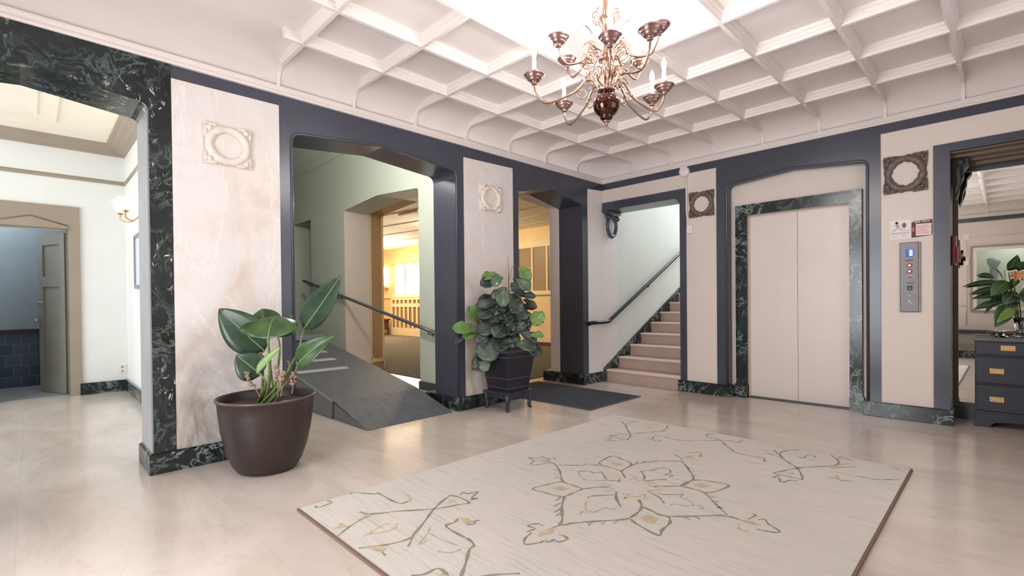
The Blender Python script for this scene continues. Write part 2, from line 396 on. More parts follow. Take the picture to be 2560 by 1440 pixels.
RUG_FIG = [
 ('g',2.0,[(1.282,-4.38),(1.284,-4.35),(1.386,-4.28),(1.392,-4.259),(1.536,-4.26),(1.611,-4.246),(1.614,-4.179)]),
 ('t',2.2,[(1.509,-4.17),(1.526,-4.15),(1.58,-4.172),(1.603,-4.168)]),
 ('g',1.8,[(1.305,-4.586),(1.335,-4.591),(1.324,-4.508),(1.277,-4.514)]),
 ('g',2.0,[(1.55,-4.458),(1.626,-4.418),(1.685,-4.315),(1.801,-4.163),(1.851,-4.038),(1.872,-3.976),(1.733,-3.979),(1.736,-4.04),(1.803,-4.165),(1.877,-4.264),(1.966,-4.395),(1.988,-4.45),(1.962,-4.542),(1.901,-4.644)]),
 ('g',1.6,[(1.632,-4.394),(1.63,-4.473),(1.668,-4.568),(1.722,-4.657)]),
 ('g',1.3,[(1.592,-4.458),(1.632,-4.394)]),
 ('g',1.8,[(1.753,-3.95),(1.738,-3.907),(1.77,-3.906),(1.788,-3.843),(1.834,-3.928),(1.864,-3.908),(1.848,-3.95)]),
 ('tf',0,[(1.794,-4.064),(1.766,-4.011),(1.812,-4.017)]),
 ('t',1.8,[(1.813,-4.575),(1.798,-4.518),(1.776,-4.47),(1.78,-4.421)]),
 ('t',1.8,[(1.814,-4.542),(1.842,-4.488),(1.847,-4.429),(1.811,-4.394)]),
 ('tf',0,[(1.614,-4.606),(1.598,-4.579),(1.667,-4.583),(1.658,-4.612)]),
 ('g',1.2,[(1.633,-4.634),(1.645,-4.611),(1.661,-4.589),(1.668,-4.568)]),
 ('tf',0,[(1.924,-4.615),(1.948,-4.567),(1.992,-4.56),(2.01,-4.588),(1.958,-4.61)]),
 ('g',1.2,[(2.01,-4.588),(2.045,-4.593)]),
 ('g',2.0,[(1.986,-4.145),(2.006,-4.184),(2.01,-4.24),(2.144,-4.248),(2.191,-4.246),(2.253,-4.265),(2.267,-4.304),(2.336,-4.379),(2.406,-4.463)]),
 ('tf',0,[(1.984,-4.131),(2.019,-4.105),(2.062,-4.115),(2.069,-4.158),(2.013,-4.148)]),
 ('g',1.4,[(2.075,-4.157),(2.091,-4.116),(2.065,-4.112),(2.081,-4.082)]),
 ('s',1.2,[(1.952,-4.293),(2.002,-4.34),(2.066,-4.435),(2.065,-4.394)]),
 ('s',1.2,[(2.016,-4.339),(2.1,-4.335),(2.205,-4.318)]),
 ('s',1.2,[(2.178,-4.413),(2.218,-4.391),(2.238,-4.355),(2.234,-4.325)]),
 ('g',1.4,[(1.957,-4.383),(2.007,-4.437),(2.05,-4.48)]),
 ('g',2.0,[(2.26,-4.601),(2.29,-4.554),(2.294,-4.492),(2.369,-4.496)]),
 ('tf',0,[(2.339,-4.52),(2.33,-4.5),(2.366,-4.498)]),
 ('g',1.6,[(2.455,-4.421),(2.498,-4.358),(2.562,-4.283)]),
 ('g',1.8,[(1.818,-3.179),(1.928,-3.083),(2.044,-2.973),(2.199,-2.976)]),
 ('g',1.8,[(2.199,-2.976),(2.19,-2.884),(2.197,-2.772),(2.272,-2.644),(2.386,-2.523)]),
 ('g',1.8,[(2.199,-2.976),(2.24,-3.021),(2.289,-3.067)]),
 ('g',2.0,[(2.386,-2.523),(2.47,-2.617),(2.585,-2.77),(2.599,-2.859),(2.59,-2.953),(2.513,-3.033),(2.483,-3.067)]),
 ('g',2.0,[(1.818,-3.179),(1.927,-3.265),(2.043,-3.379),(2.127,-3.384),(2.201,-3.385),(2.242,-3.322),(2.292,-3.262)]),
 ('g',1.8,[(2.201,-3.385),(2.2,-3.477),(2.194,-3.548),(2.153,-3.576),(2.077,-3.584),(1.991,-3.593),(2.004,-3.491),(2.029,-3.409),(2.043,-3.379)]),
 ('g',2.2,[(2.194,-3.548),(2.277,-3.673),(2.371,-3.783),(2.405,-3.841),(2.437,-3.778),(2.5,-3.692),(2.587,-3.581),(2.606,-3.52),(2.6,-3.436),(2.575,-3.366),(2.518,-3.299)]),
 ('g',2.2,[(2.575,-3.366),(2.645,-3.383),(2.708,-3.395),(2.782,-3.341),(2.911,-3.199),(2.952,-3.177),(2.983,-3.165)]),
 ('g',1.8,[(2.59,-2.953),(2.655,-2.949),(2.738,-2.96),(2.855,-3.076),(2.944,-3.158)]),
 ('g',1.8,[(2.59,-2.953),(2.59,-2.868),(2.618,-2.795),(2.69,-2.759),(2.792,-2.747),(2.771,-2.905),(2.734,-2.952)]),
 ('g',2.0,[(2.612,-3.54),(2.675,-3.572),(2.802,-3.602),(2.787,-3.543),(2.78,-3.454),(2.751,-3.397),(2.72,-3.384)]),
 ('g',1.8,[(2.034,-2.958),(1.997,-2.931),(1.983,-2.755),(2.066,-2.769),(2.165,-2.803),(2.19,-2.884)]),
 ('tf',0,[(2.056,-2.875),(2.1,-2.849),(2.139,-2.864),(2.126,-2.915),(2.087,-2.908)]),
 ('tf',0,[(2.066,-3.503),(2.076,-3.445),(2.143,-3.44),(2.13,-3.499)]),
 ('tf',0,[(2.639,-2.893),(2.654,-2.83),(2.715,-2.833),(2.697,-2.897)]),
 ('tf',0,[(2.646,-3.499),(2.645,-3.438),(2.71,-3.437),(2.726,-3.506),(2.68,-3.509)]),
 ('tf',0,[(2.405,-4.005),(2.378,-3.956),(2.401,-3.882),(2.432,-3.926)]),
 ('g',1.6,[(2.405,-3.841),(2.393,-3.901)]),
 ('g',1.6,[(2.349,-3.904),(2.312,-3.907),(2.294,-3.954),(2.34,-3.953),(2.335,-4.009)]),
 ('g',1.8,[(2.359,-3.997),(2.374,-4.057),(2.412,-4.097),(2.449,-4.042),(2.452,-4.015),(2.477,-4.005),(2.479,-3.974),(2.509,-3.974),(2.516,-3.92),(2.46,-3.915)]),
 ('tf',0,[(2.463,-3.919),(2.485,-3.898),(2.495,-3.925)]),
 ('g',1.6,[(1.818,-3.179),(1.785,-3.164),(1.713,-3.138),(1.71,-3.075),(1.744,-3.092)]),
 ('g',1.6,[(1.69,-3.111),(1.638,-3.11),(1.626,-3.155),(1.576,-3.186),(1.65,-3.214),(1.688,-3.288),(1.736,-3.242),(1.74,-3.191),(1.775,-3.174)]),
 ('tf',0,[(1.669,-3.179),(1.687,-3.13),(1.754,-3.162),(1.707,-3.176)]),
 ('g',1.6,[(2.377,-2.49),(2.299,-2.431),(2.282,-2.43)]),
 ('g',1.6,[(2.344,-2.32),(2.381,-2.26),(2.422,-2.298),(2.427,-2.344),(2.454,-2.335)]),
 ('tf',0,[(2.366,-2.451),(2.366,-2.401),(2.394,-2.358),(2.405,-2.415)]),
 ('t',1.4,[(2.407,-2.42),(2.453,-2.418),(2.499,-2.384)]),
 ('g',1.6,[(2.983,-3.165),(3.01,-3.173)]),
 ('tf',0,[(3.01,-3.173),(3.051,-3.142),(3.11,-3.167),(3.056,-3.187)]),
 ('g',1.6,[(3.031,-3.056),(3.05,-3.064),(3.038,-3.137)]),
 ('g',1.6,[(3.076,-3.109),(3.097,-3.08),(3.125,-3.12),(3.155,-3.139),(3.196,-3.178),(3.135,-3.214),(3.107,-3.218)]),
 ('t',2.0,[(3.024,-3.218),(3.042,-3.273),(3.072,-3.275),(3.089,-3.266)]),
 ('s',1.8,[(1.934,-3.173),(1.97,-3.167)]),
 ('g',1.4,[(1.997,-3.184),(2.046,-3.122),(2.096,-3.131),(2.119,-3.081),(2.191,-3.148),(2.237,-3.168),(2.285,-3.134)]),
 ('s',1.6,[(2.002,-3.179),(2.088,-3.246),(2.137,-3.256),(2.237,-3.168)]),
 ('g',2.0,[(2.29,-2.889),(2.352,-2.954),(2.396,-3.023),(2.443,-2.957),(2.485,-2.912)]),
 ('g',1.6,[(2.29,-2.889),(2.336,-2.818),(2.348,-2.754),(2.397,-2.73),(2.442,-2.787),(2.436,-2.847),(2.473,-2.819),(2.474,-2.863)]),
 ('g',1.8,[(2.301,-3.477),(2.307,-3.435),(2.393,-3.324)]),
 ('g',2.4,[(2.369,-3.292),(2.421,-3.372),(2.499,-3.449)]),
 ('t',1.8,[(2.343,-3.509),(2.33,-3.532),(2.389,-3.611)]),
 ('s',1.8,[(2.389,-3.611),(2.436,-3.603),(2.446,-3.519),(2.478,-3.516),(2.492,-3.474)]),
 ('s',2,[(2.403,-3.681),(2.391,-3.647),(2.42,-3.628)]),
 ('g',1.8,[(2.504,-3.162),(2.59,-3.199),(2.643,-3.25)]),
 ('g',1.4,[(2.554,-3.159),(2.633,-3.093),(2.66,-3.056)]),
 ('s',1.6,[(2.66,-3.056),(2.669,-3.113),(2.709,-3.116),(2.767,-3.161),(2.738,-3.204),(2.693,-3.212),(2.678,-3.256)]),
 ('s',1.8,[(2.783,-3.145),(2.819,-3.158),(2.816,-3.19)]),
 ('s',1.6,[(2.232,-3.095),(2.257,-3.084),(2.29,-3.154),(2.285,-3.109)]),
 ('t',1.6,[(2.328,-3.068),(2.315,-3.008),(2.362,-3.061),(2.384,-3.035)]),
 ('t',1.6,[(2.412,-3.051),(2.459,-3.012),(2.451,-3.074),(2.544,-3.078),(2.498,-3.134),(2.497,-3.169)]),
 ('s',1.6,[(2.235,-3.257),(2.282,-3.224),(2.288,-3.266),(2.339,-3.264),(2.317,-3.331)]),
 ('t',1.8,[(2.407,-3.289),(2.438,-3.281),(2.454,-3.34),(2.464,-3.289),(2.498,-3.277),(2.495,-3.237),(2.507,-3.215),(2.531,-3.256),(2.55,-3.248)]),
 ('g',1.2,[(2.188,-3.575),(2.198,-3.629)]),
 ('g',1.2,[(2.238,-3.631),(2.238,-3.69)]),
 ('g',1.2,[(2.283,-3.685),(2.289,-3.746)]),
 ('g',1.2,[(2.32,-3.725),(2.324,-3.775)]),
 ('g',1.2,[(2.484,-3.716),(2.509,-3.749)]),
 ('g',1.2,[(2.5,-3.692),(2.507,-3.743)]),
 ('g',1.2,[(2.539,-3.645),(2.548,-3.695)]),
 ('g',1.2,[(2.58,-3.589),(2.585,-3.651)]),
 ('g',1.2,[(1.901,-3.261),(1.867,-3.265)]),
 ('g',1.2,[(1.953,-3.308),(1.918,-3.314)]),
 ('g',1.2,[(1.998,-3.345),(1.959,-3.357)]),
 ('g',1.2,[(2.484,-2.647),(2.498,-2.605)]),
 ('g',1.2,[(2.529,-2.703),(2.534,-2.643)]),
 ('g',1.2,[(2.568,-2.747),(2.574,-2.701)]),
 ('g',1.2,[(2.76,-2.982),(2.804,-2.983)]),
 ('g',1.2,[(2.817,-3.043),(2.845,-3.025)]),
 ('g',1.2,[(2.87,-3.1),(2.894,-3.087)]),
 ('g',1.2,[(2.79,-3.334),(2.834,-3.343)]),
 ('g',1.2,[(2.828,-3.292),(2.867,-3.303)]),
 ('g',1.2,[(1.953,-3.056),(1.951,-3.006)]),
 ('g',1.2,[(2.192,-2.792),(2.173,-2.732)]),
 ('g',1.2,[(2.212,-2.742),(2.205,-2.695)]),
 ('g',1.2,[(2.259,-2.666),(2.258,-2.626)]),
 ('g',1.8,[(1.485,-1.86),(1.576,-1.943),(1.681,-2.071),(1.763,-2.153),(1.818,-2.067),(1.874,-1.98),(1.91,-1.91),(1.895,-1.797),(1.858,-1.712)]),
 ('g',1.6,[(1.574,-1.926),(1.558,-1.82),(1.617,-1.724)]),
 ('g',2.0,[(1.68,-2.348),(1.686,-2.31),(1.769,-2.181),(1.832,-2.302),(1.832,-2.349),(1.77,-2.345),(1.68,-2.348)]),
 ('g',1.6,[(1.681,-2.419),(1.723,-2.389),(1.734,-2.457),(1.826,-2.386)]),
 ('tf',0,[(1.748,-2.311),(1.771,-2.263),(1.79,-2.294)]),
 ('t',1.5,[(1.712,-1.886),(1.748,-1.79),(1.775,-1.872),(1.743,-1.939)]),
 ('g',1.6,[(1.914,-2.193),(1.978,-2.18),(1.949,-2.128),(1.949,-2.062),(2.017,-2.057),(2.094,-2.071),(2.164,-2.061),(2.233,-1.997),(2.374,-1.848)]),
 ('g',1.6,[(1.984,-2.19),(2.027,-2.205),(2.041,-2.167)]),
 ('g',1.8,[(2.259,-1.697),(2.235,-1.733),(2.244,-1.817),(2.311,-1.819),(2.374,-1.848),(2.446,-1.935),(2.545,-2.051),(2.585,-2.08),(2.709,-2.089),(2.763,-2.074),(2.794,-2.152)]),
 ('g',1.6,[(2.378,-1.843),(2.435,-1.812),(2.488,-1.822),(2.502,-1.727)]),
 ('t',1.8,[(2.699,-2.219),(2.74,-2.238),(2.782,-2.21),(2.821,-2.206)]),
 ('s',1.4,[(1.389,-2.059),(1.514,-2.079)]),
 ('s',1.4,[(1.979,-1.984),(2.017,-1.948)]),
 ('s',1.4,[(2.124,-1.979),(2.15,-1.964)]),
 ('g',1.8,[(2.881,-1.699),(2.831,-1.777),(2.811,-1.877),(2.868,-2.0),(2.935,-2.08),(2.989,-2.137),(3.045,-2.257),(3.073,-2.342),(3.057,-2.348),(2.986,-2.349),(2.915,-2.346),(2.941,-2.266),(2.991,-2.144),(3.051,-2.058),(3.13,-1.954),(3.157,-1.909),(3.156,-1.829),(3.135,-1.767),(3.079,-1.68)]),
 ('g',1.6,[(3.133,-1.737),(3.147,-1.68),(3.182,-1.711),(3.222,-1.726)]),
 ('g',1.4,[(2.864,-2.003),(2.802,-1.964),(2.732,-1.952)]),
 ('g',1.3,[(2.853,-1.981),(2.758,-1.834)]),
 ('g',1.3,[(3.157,-1.909),(3.213,-1.806)]),
 ('g',1.3,[(3.142,-1.991),(3.186,-1.935),(3.255,-1.854)]),
 ('g',1.8,[(2.955,-2.369),(2.931,-2.427),(2.966,-2.419),(2.993,-2.484),(3.01,-2.46),(3.023,-2.411),(3.062,-2.394)]),
 ('tf',0,[(2.979,-2.288),(2.998,-2.248),(3.016,-2.293)]),
 ('g',1.5,[(2.934,-1.883),(2.959,-1.892),(2.967,-1.802),(2.995,-1.774),(3.02,-1.823)]),
 ('s',2,[(3.006,-1.9),(3.028,-1.89)]),
 ('t',1.6,[(3.173,-2.072),(3.199,-2.056),(3.253,-2.058),(3.29,-2.058)]),
 ('g',1.4,[(3.29,-2.058),(3.339,-2.045),(3.392,-2.044),(3.439,-2.0),(3.49,-1.938)]),
 ('tf',0,[(3.195,-2.131),(3.208,-2.101),(3.236,-2.185),(3.22,-2.176)]),
 ('g',1.5,[(3.175,-2.198),(3.216,-2.179),(3.248,-2.207),(3.265,-2.182),(3.295,-2.187)]),
 ('s',1.5,[(2.745,-1.745),(2.778,-1.742),(2.815,-1.72)]),
 ('s',2.2,[(3.42,-1.687),(3.443,-1.703),(3.464,-1.739)]),
 ('s',1.3,[(2.593,-1.978),(2.624,-1.966)]),
 ('s',1.3,[(3.302,-1.89),(3.321,-1.872)]),
 ('s',1.3,[(2.699,-1.866),(2.736,-1.89)]),
]

# ================================================================== THE SETTING
RX0, RY0, RX1, RY1 = 0.0, -6.75, 4.735, 0.0          # the lobby
def sweep_rect(mb, prof, mi=0, x0=RX0, y0=RY0, x1=RX1, y1=RY1, smooth=False):
    """profile (distance from wall, height) swept round the inside of a rectangle with mitred corners"""
    vs = []; fs = []; k = len(prof)
    for d, z in prof:
        vs += [(x0+d, y0+d, z), (x1-d, y0+d, z), (x1-d, y1-d, z), (x0+d, y1-d, z)]
    for q in range(k-1):
        for i in range(4):
            j = (i+1) % 4; fs.append((q*4+i, q*4+j, q*4+4+j, q*4+4+i))
    return mb.add(vs, fs, mi, smooth)

struct('floor', MB().box((-13, -9, -.12), (5.2, 6.2, 0)), 'floor')
# --- left wall with its three low-arched openings
A_ARCH = tudor(-6.30, -5.11, 0, 2.435, 2.505, .05)
B_ARCH = tudor(-4.203, -2.563, 0, 2.455, 2.53, .07)
D_ARCH = tudor(-1.662, -.455, 0, 2.385, 2.50, 0)
struct('wall_left', MB().prism([(-6.75, 0)]+A_ARCH+B_ARCH+D_ARCH+[(0, 0), (0, 3.1), (-6.75, 3.1)], -.40, 0, 'x'), 'dark')
def lift(arch, z0): return [(u, max(v, z0)) for u, v in arch]
A_IN = [(-5.705+(u+5.705)*.995, v-.004) for u, v in A_ARCH]
struct('trim_arch_marble', MB().prism([(-6.74, .13)]+lift(A_ARCH, .13)+[(-4.99, .13), (-4.99, 2.73), (-6.74, 2.73)], 0, .010, 'x').prism(lift(A_ARCH, .13)+lift(A_IN, .13)[::-1], -.398, .008, 'x'), 'fmarble')
struct('trim_arch_soffit', MB().prism(lift(A_ARCH, .13)+[(-5.116, .13)]+[(u*.9903-.0563, v-.006) for u, v in reversed(lift(A_ARCH, .136))]+[(-6.294, .13)], -.39, -.004, 'x') if False else MB().box((-.395, -5.122, .13), (-.004, -5.1115, 2.39)), 'jambgrey')
struct('trim_marble_panel_near', MB().prism([(-4.987, .13), (-4.295, .13), (-4.295, 2.645), (-4.987, 2.638)], 0, .007, 'x'), 'panel')
struct('trim_marble_panel_middle', MB().prism([(-2.470, .13), (-1.757, .13), (-1.757, 2.63), (-2.470, 2.615)], 0, .007, 'x'), 'panel')
struct('trim_plaster_panel', MB().prism([(-.338, .13), (-.004, .13), (-.004, 2.64), (-.338, 2.62)], 0, .007, 'x'), 'white')
# rolled moulding along the edge of the middle arch
def arch_bead(arch, fn, r): return MB().tube([fn(u, v) for u, v in arch], r, 8)
struct('trim_arch_bead_middle', arch_bead(lift(B_ARCH, .13), lambda u, v: (0.0, u, v), .012), 'dark')

# --- right wall: stair opening, lift arch, mirror recess
E_ARCH = tudor(1.70, 3.03, 0, 2.425, 2.485, .06)
struct('wall_right', MB().prism([(0, 0), (0, 2.47), (1.223, 2.47), (1.223, 0)]+E_ARCH+[(3.605, 0), (3.605, 2.374), (4.735, 2.374), (4.735, 3.1), (0, 3.1)][0:]
       if False else [(0, 2.47), (1.223, 2.47), (1.223, 0)]+E_ARCH+[(3.605, 0), (3.605, 2.374), (4.735, 2.374), (4.735, 3.1), (0, 3.1)], 0, .36, 'y'), 'cream')
struct('trim_dark_band', MB().box((.0, -.006, 2.645), (4.735, 0, 2.735)).box((4.729, -6.75, 2.645), (4.735, 0, 2.735)).box((0, -6.75, 2.645), (4.735, -6.744, 2.735)), 'dark')
struct('trim_lift_surround', MB().prism([(1.59, .13)]+lift(E_ARCH, .13)+[(3.125, .13), (3.125, 2.65), (1.59, 2.65)], -.008, 0, 'y'), 'dark')
lin_o = lift(E_ARCH, .13); cxm = (1.70+3.03)/2
lin_i = [(cxm+(u-cxm)*.992, v-.005 if v > .2 else v) for u, v in lin_o]
struct('trim_lift_reveal', MB().prism(lin_o+lin_i[::-1], -.004, .13, 'y'), 'dark')
struct('trim_lift_bead', arch_bead(lin_i, lambda u, v: (u, -.006, v), .014), 'dark')
struct('trim_stair_frame', MB().prism([(1.142, .13), (1.223, .13), (1.223, 2.47), (.003, 2.47), (.003, 2.362), (1.09, 2.362), (1.115, 2.335), (1.142, 2.29)], -.012, .34, 'y'), 'dark')
struct('trim_recess_frame', MB().prism([(3.499, .13), (3.609, .13), (3.609, 2.374), (4.735, 2.374), (4.735, 2.447), (3.499, 2.447)], -.012, .02, 'y'), 'dark')
# mirror recess: side, stepped beam soffit, back
rec = MB().box((3.50, .36, 0), (3.605, .56, 3.1)).box((3.605, .46, 0), (4.90, .56, 3.1))
struct('wall_recess', rec, 'tan')
struct('trim_recess_soffit', MB().box((3.606, .02, 2.36), (4.735, .11, 2.372)).box((3.606, .11, 2.335), (4.735, .20, 2.372)).box((3.606, .22, 2.315), (4.735, .30, 2.372)).box((3.606, .30, 2.285), (4.735, .39, 2.372)), 'tandark')
struct('trim_recess_beam', MB().box((3.606, .385, 2.25), (4.735, .455, 2.38)), 'dark')
struct('baseboard_recess', MB().box((3.606, .40, 0), (4.735, .46, .115)), 'dark')
# lift front: plaster back wall with its marble doorway
struct('wall_lift', MB().prism([(1.66, 0), (1.66, 2.6), (3.07, 2.6), (3.07, 0), (2.857, 0), (2.857, 2.062), (1.889, 2.062), (1.889, 0)], .13, .36, 'y'), 'cream')
struct('trim_lift_doorway', MB().prism([(1.766, 0), (1.766, 2.183), (2.962, 2.183), (2.962, 0), (2.857, 0), (2.857, 2.062), (1.889, 2.062), (1.889, 0)], .095, .13, 'y')
       .prism([(1.766, .02), (1.766, 2.183), (2.962, 2.183), (2.962, .02), (2.945, .02), (2.945, 2.166), (1.783, 2.166), (1.783, .02)], .085, .10, 'y')
       .box((1.755, .075, 0), (1.889, .13, .15)).box((2.857, .075, 0), (2.975, .13, .15)), 'dmarble')
struct('trim_lift_sill', MB().box((1.889, .13, 0), (2.857, .36, .008)), 'iron')
d1 = struct('door_1', MB().box((1.889, .20, .010), (2.3715, .24, 2.062)).box((2.3745, .20, .010), (2.857, .24, 2.062)), 'elev', bevel=.002)
# --- the two walls behind the camera
struct('wall_front', MB().prism([(-6.75, 0), (.5, 0), (.5, 3.1), (-6.75, 3.1)], 4.735, 4.885, 'x', holes=[[(-3.7, .9), (-1.5, .9), (-1.5, 2.42), (-3.7, 2.42)]]), 'cream')
struct('wall_back', MB().prism([(-.4, 0), (1.2, 0), (1.2, 2.33), (2.8, 2.33), (2.8, 0), (4.885, 0), (4.885, 3.1), (-.4, 3.1)], -6.90, -6.75, 'y', holes=[[(3.53, .95), (4.50, .95), (4.50, 2.10), (3.53, 2.10)]]), 'cream')
struct('window_2', MB().prism([(3.46, .88), (4.57, .88), (4.57, 2.17), (3.46, 2.17)], -6.75, -6.71, 'y', holes=[[(3.49, .91), (4.54, .91), (4.54, 2.14), (3.49, 2.14)]]).prism([(3.49, .91), (4.54, .91), (4.54, 2.14), (3.49, 2.14)], -6.75, -6.725, 'y', holes=[[(3.55, .97), (4.48, .97), (4.48, 2.08), (3.55, 2.08)]], mi=1), ['tan', 'white'])
struct('trim_wall_conduit', MB().tube([(3.40, -6.742, .62), (3.40, -6.742, 2.36), (4.6, -6.742, 2.36)], .010, 6).box((3.37, -6.75, 1.80), (3.44, -6.73, 1.93)).box((3.36, -6.75, 2.30), (3.44, -6.73, 2.42)).tube([(3.0, -6.742, 1.0), (3.40, -6.742, 1.0)], .010, 6), 'white')
wf3 = MB().prism([(-3.78, .82), (-1.42, .82), (-1.42, 2.50), (-3.78, 2.50)], 4.715, 4.735, 'x', holes=[[(-3.7, .9), (-1.5, .9), (-1.5, 2.42), (-3.7, 2.42)]])
for y in (-2.98, -2.25): wf3.box((4.77, y, .9), (4.81, y+.05, 2.42))
wf3.box((4.77, -3.7, 1.85), (4.81, -1.5, 1.90))
struct('window_3', wf3, 'tan')
df = MB().prism([(1.12, 0), (1.12, 2.41), (2.88, 2.41), (2.88, 0), (2.8, 0), (2.8, 2.33), (1.2, 2.33), (1.2, 0)], -6.75, -6.73, 'y').box((1.97, -6.83, 0), (2.03, -6.79, 2.33)).box((1.2, -6.83, 0), (1.26, -6.79, 2.33)).box((2.74, -6.83, 0), (2.8, -6.79, 2.33)).box((1.2, -6.83, 2.25), (2.8, -6.79, 2.33)).box((1.2, -6.83, 0), (2.8, -6.79, .16))
struct('door_3', df, 'dark')
alc = MB().box((3.3, -7.9, .5), (4.7, -7.8, 2.6)).box((3.3, -7.8, .5), (3.4, -6.9, 2.6)).box((4.6, -7.8, .5), (4.7, -6.9, 2.6)).box((3.3, -7.9, 2.5), (4.7, -6.9, 2.6)).box((3.3, -7.9, .5), (4.7, -6.9, .6))
struct('wall_alcove', alc, 'corr')
struct('trim_alcove_column', MB().lathe([(.09, .6), (.06, .75), (.06, 1.75), (.07, 1.80), (.10, 1.86), (.10, 1.95)], (3.78, -7.35, 0), 16), 'bathwall')
struct('trim_alcove_door', MB().prism([(3.95, .6), (3.95, 1.75), (4.5, 1.75), (4.5, .6), (4.44, .6), (4.44, 1.69), (4.01, 1.69), (4.01, .6)], -7.8, -7.76, 'y'), 'white')
struct('baseboard_back', MB().box((2.82, -6.75, 0), (4.73, -6.32, .14)), 'dmarble')
struct('trim_bench_back', MB().box((2.82, -6.75, .14), (4.73, -6.30, .47)).box((2.82, -6.75, .20), (4.73, -6.285, .215)).box((2.82, -6.75, .25), (4.73, -6.285, .265)), 'benchgrey')
struct('trim_bench_top', MB().box((2.80, -6.75, .47), (4.73, -6.27, .53)), 'navy')

# --- coffered ceiling with coved edges and thin stepped ribs
cl = MB()
prof = [(.26-.26*math.cos(PI/2*i/10), 2.79+.20*math.sin(PI/2*i/10)) for i in range(11)]
sweep_rect(cl, [(-.01, 2.79)]+prof, smooth=True)
cl.add([(.26, -6.49, 2.99), (4.475, -6.49, 2.99), (4.475, -.26, 2.99), (.26, -.26, 2.99)], [(0, 1, 2, 3)])
ZB = 2.915
RIB = [(-.036, 3.0), (-.036, 2.966), (-.025, 2.960), (-.025, 2.944), (-.015, 2.936), (-.013, ZB), (.013, ZB), (.015, 2.936), (.025, 2.944), (.025, 2.960), (.036, 2.966), (.036, 3.0)]
XI = [.511+.5305*i for i in range(8)]; YJ = [-.583-.6197*j for j in range(10)]
YE = -6.75+.583
for i, x in enumerate(XI):
    cl.prism([(x+u*1.001, z-.0012) for u, z in RIB], YE-.02 if i else -4.432, YJ[0]+.02, 'y')
for j, y in enumerate(YJ):
    cl.prism([(y+u, z) for u, z in RIB], XI[0]-.02 if j < 7 else XI[1], XI[-1]+.02, 'x')
COVE = [(.54, 3.0), (.26, 3.0)]+[(.26-.26*math.cos(PI/2*i/6)-.004, 2.79+.20*math.sin(PI/2*i/6)+.006) for i in range(5, -1, -1)]+[(.022, 2.79), (.024, 2.835)]
COVE += [(.024+.09*(1-math.cos(PI/2*i/5)), 2.835+(ZB-2.835)*math.sin(PI/2*i/5)) for i in range(1, 6)]+[(.53, ZB+.0006)]
hw = .0127
for j, y in enumerate(YJ):
    if j < 7: cl.prism([(RX0+d, z) for d, z in COVE], y-hw, y+hw, 'y')
    cl.prism([(RX1-d, z) for d, z in COVE], y-hw, y+hw, 'y')
for x in XI:
    cl.prism([(RY1-d, z) for d, z in COVE], x-hw, x+hw, 'x')
    cl.prism([(RY0+d, z) for d, z in COVE], x-hw, x+hw, 'x')
struct('ceiling', cl, 'ceil')
struct('ceiling_slab', MB().box((-.4, -6.9, 3.06), (4.885, .5, 3.14)), 'ceil')
cr = MB(); sweep_rect(cr, [(0, 2.728), (.024, 2.728), (.030, 2.740), (.026, 2.752), (.018, 2.756), (.018, 2.770), (.026, 2.776), (.024, 2.792), (0, 2.796)])
struct('trim_crown', cr, 'ceil')

# --- marble baseboards of the piers
def base(name, a, b): return struct(name, MB().box((a[0], a[1], 0), (b[0], b[1], .13)).box((a[0]+.008, a[1]+.008, .13), (b[0]-.008, b[1]-.008, .137)), 'dmarble', bevel=.004)
base('baseboard_left_near', (-.40, -5.142), (.030, -4.172))
base('baseboard_left_middle', (-.545, -2.600), (.030, -1.630))
base('baseboard_left_far', (-.69, -.487), (.030, -.003))
base('baseboard_right_stair', (1.115, -.030), (1.752, .10))
base('baseboard_right_lift', (2.985, -.030), (3.630, .12))
base('baseboard_left_entry', (-.40, -6.74), (.030, -6.275))

# --- stairs up behind the right wall
N = 13; rise, tread = .1543, .305
pr = [(.052, 0)]
for k in range(N): pr += [(.052+tread*k, rise*(k+1)), (.052+tread*(k+1), rise*(k+1))]
pr += [(.052+tread*N, 0)]
struct('stairs', MB().prism(pr, .018, 1.50, 'x'), 'stone')
no = MB()
for k in range(N): no.box((.018, .030+tread*k, rise*(k+1)-.022), (1.50, .030+tread*k+.10, rise*(k+1)+.003))
struct('trim_stair_nosing', no, 'nosing', bevel=.005)
struct('trim_stair_skirting', MB().prism([(-.003, 0), (-.003, .13), (-.11, .13)][:2]+[(.0, .185), (4.0, 2.22), (4.0, 1.7), (.05, 0)], .002, .026, 'x'), 'dmarble')
struct('wall_stair_left', MB().box((-.40, 0, 0), (0, 6.1, 5.2)), 'stairwall')
struct('trim_stair_reveal', MB().box((0, .0, .15), (.006, .355, 2.46)), 'white')
struct('wall_stair_right', MB().box((1.50, .36, 0), (1.62, 6.1, 5.2)), 'greenwhite')
struct('wall_stair_back', MB().box((-.4, 5.0, 0), (1.62, 5.1, 5.2)), 'greenwhite')
struct('wall_stair_front', MB().box((0, .30, 2.95), (1.62, .36, 5.2)), 'greenwhite')
struct('ceiling_stair', MB().box((-.4, .3, 5.2), (1.62, 6.1, 5.3)), 'white')

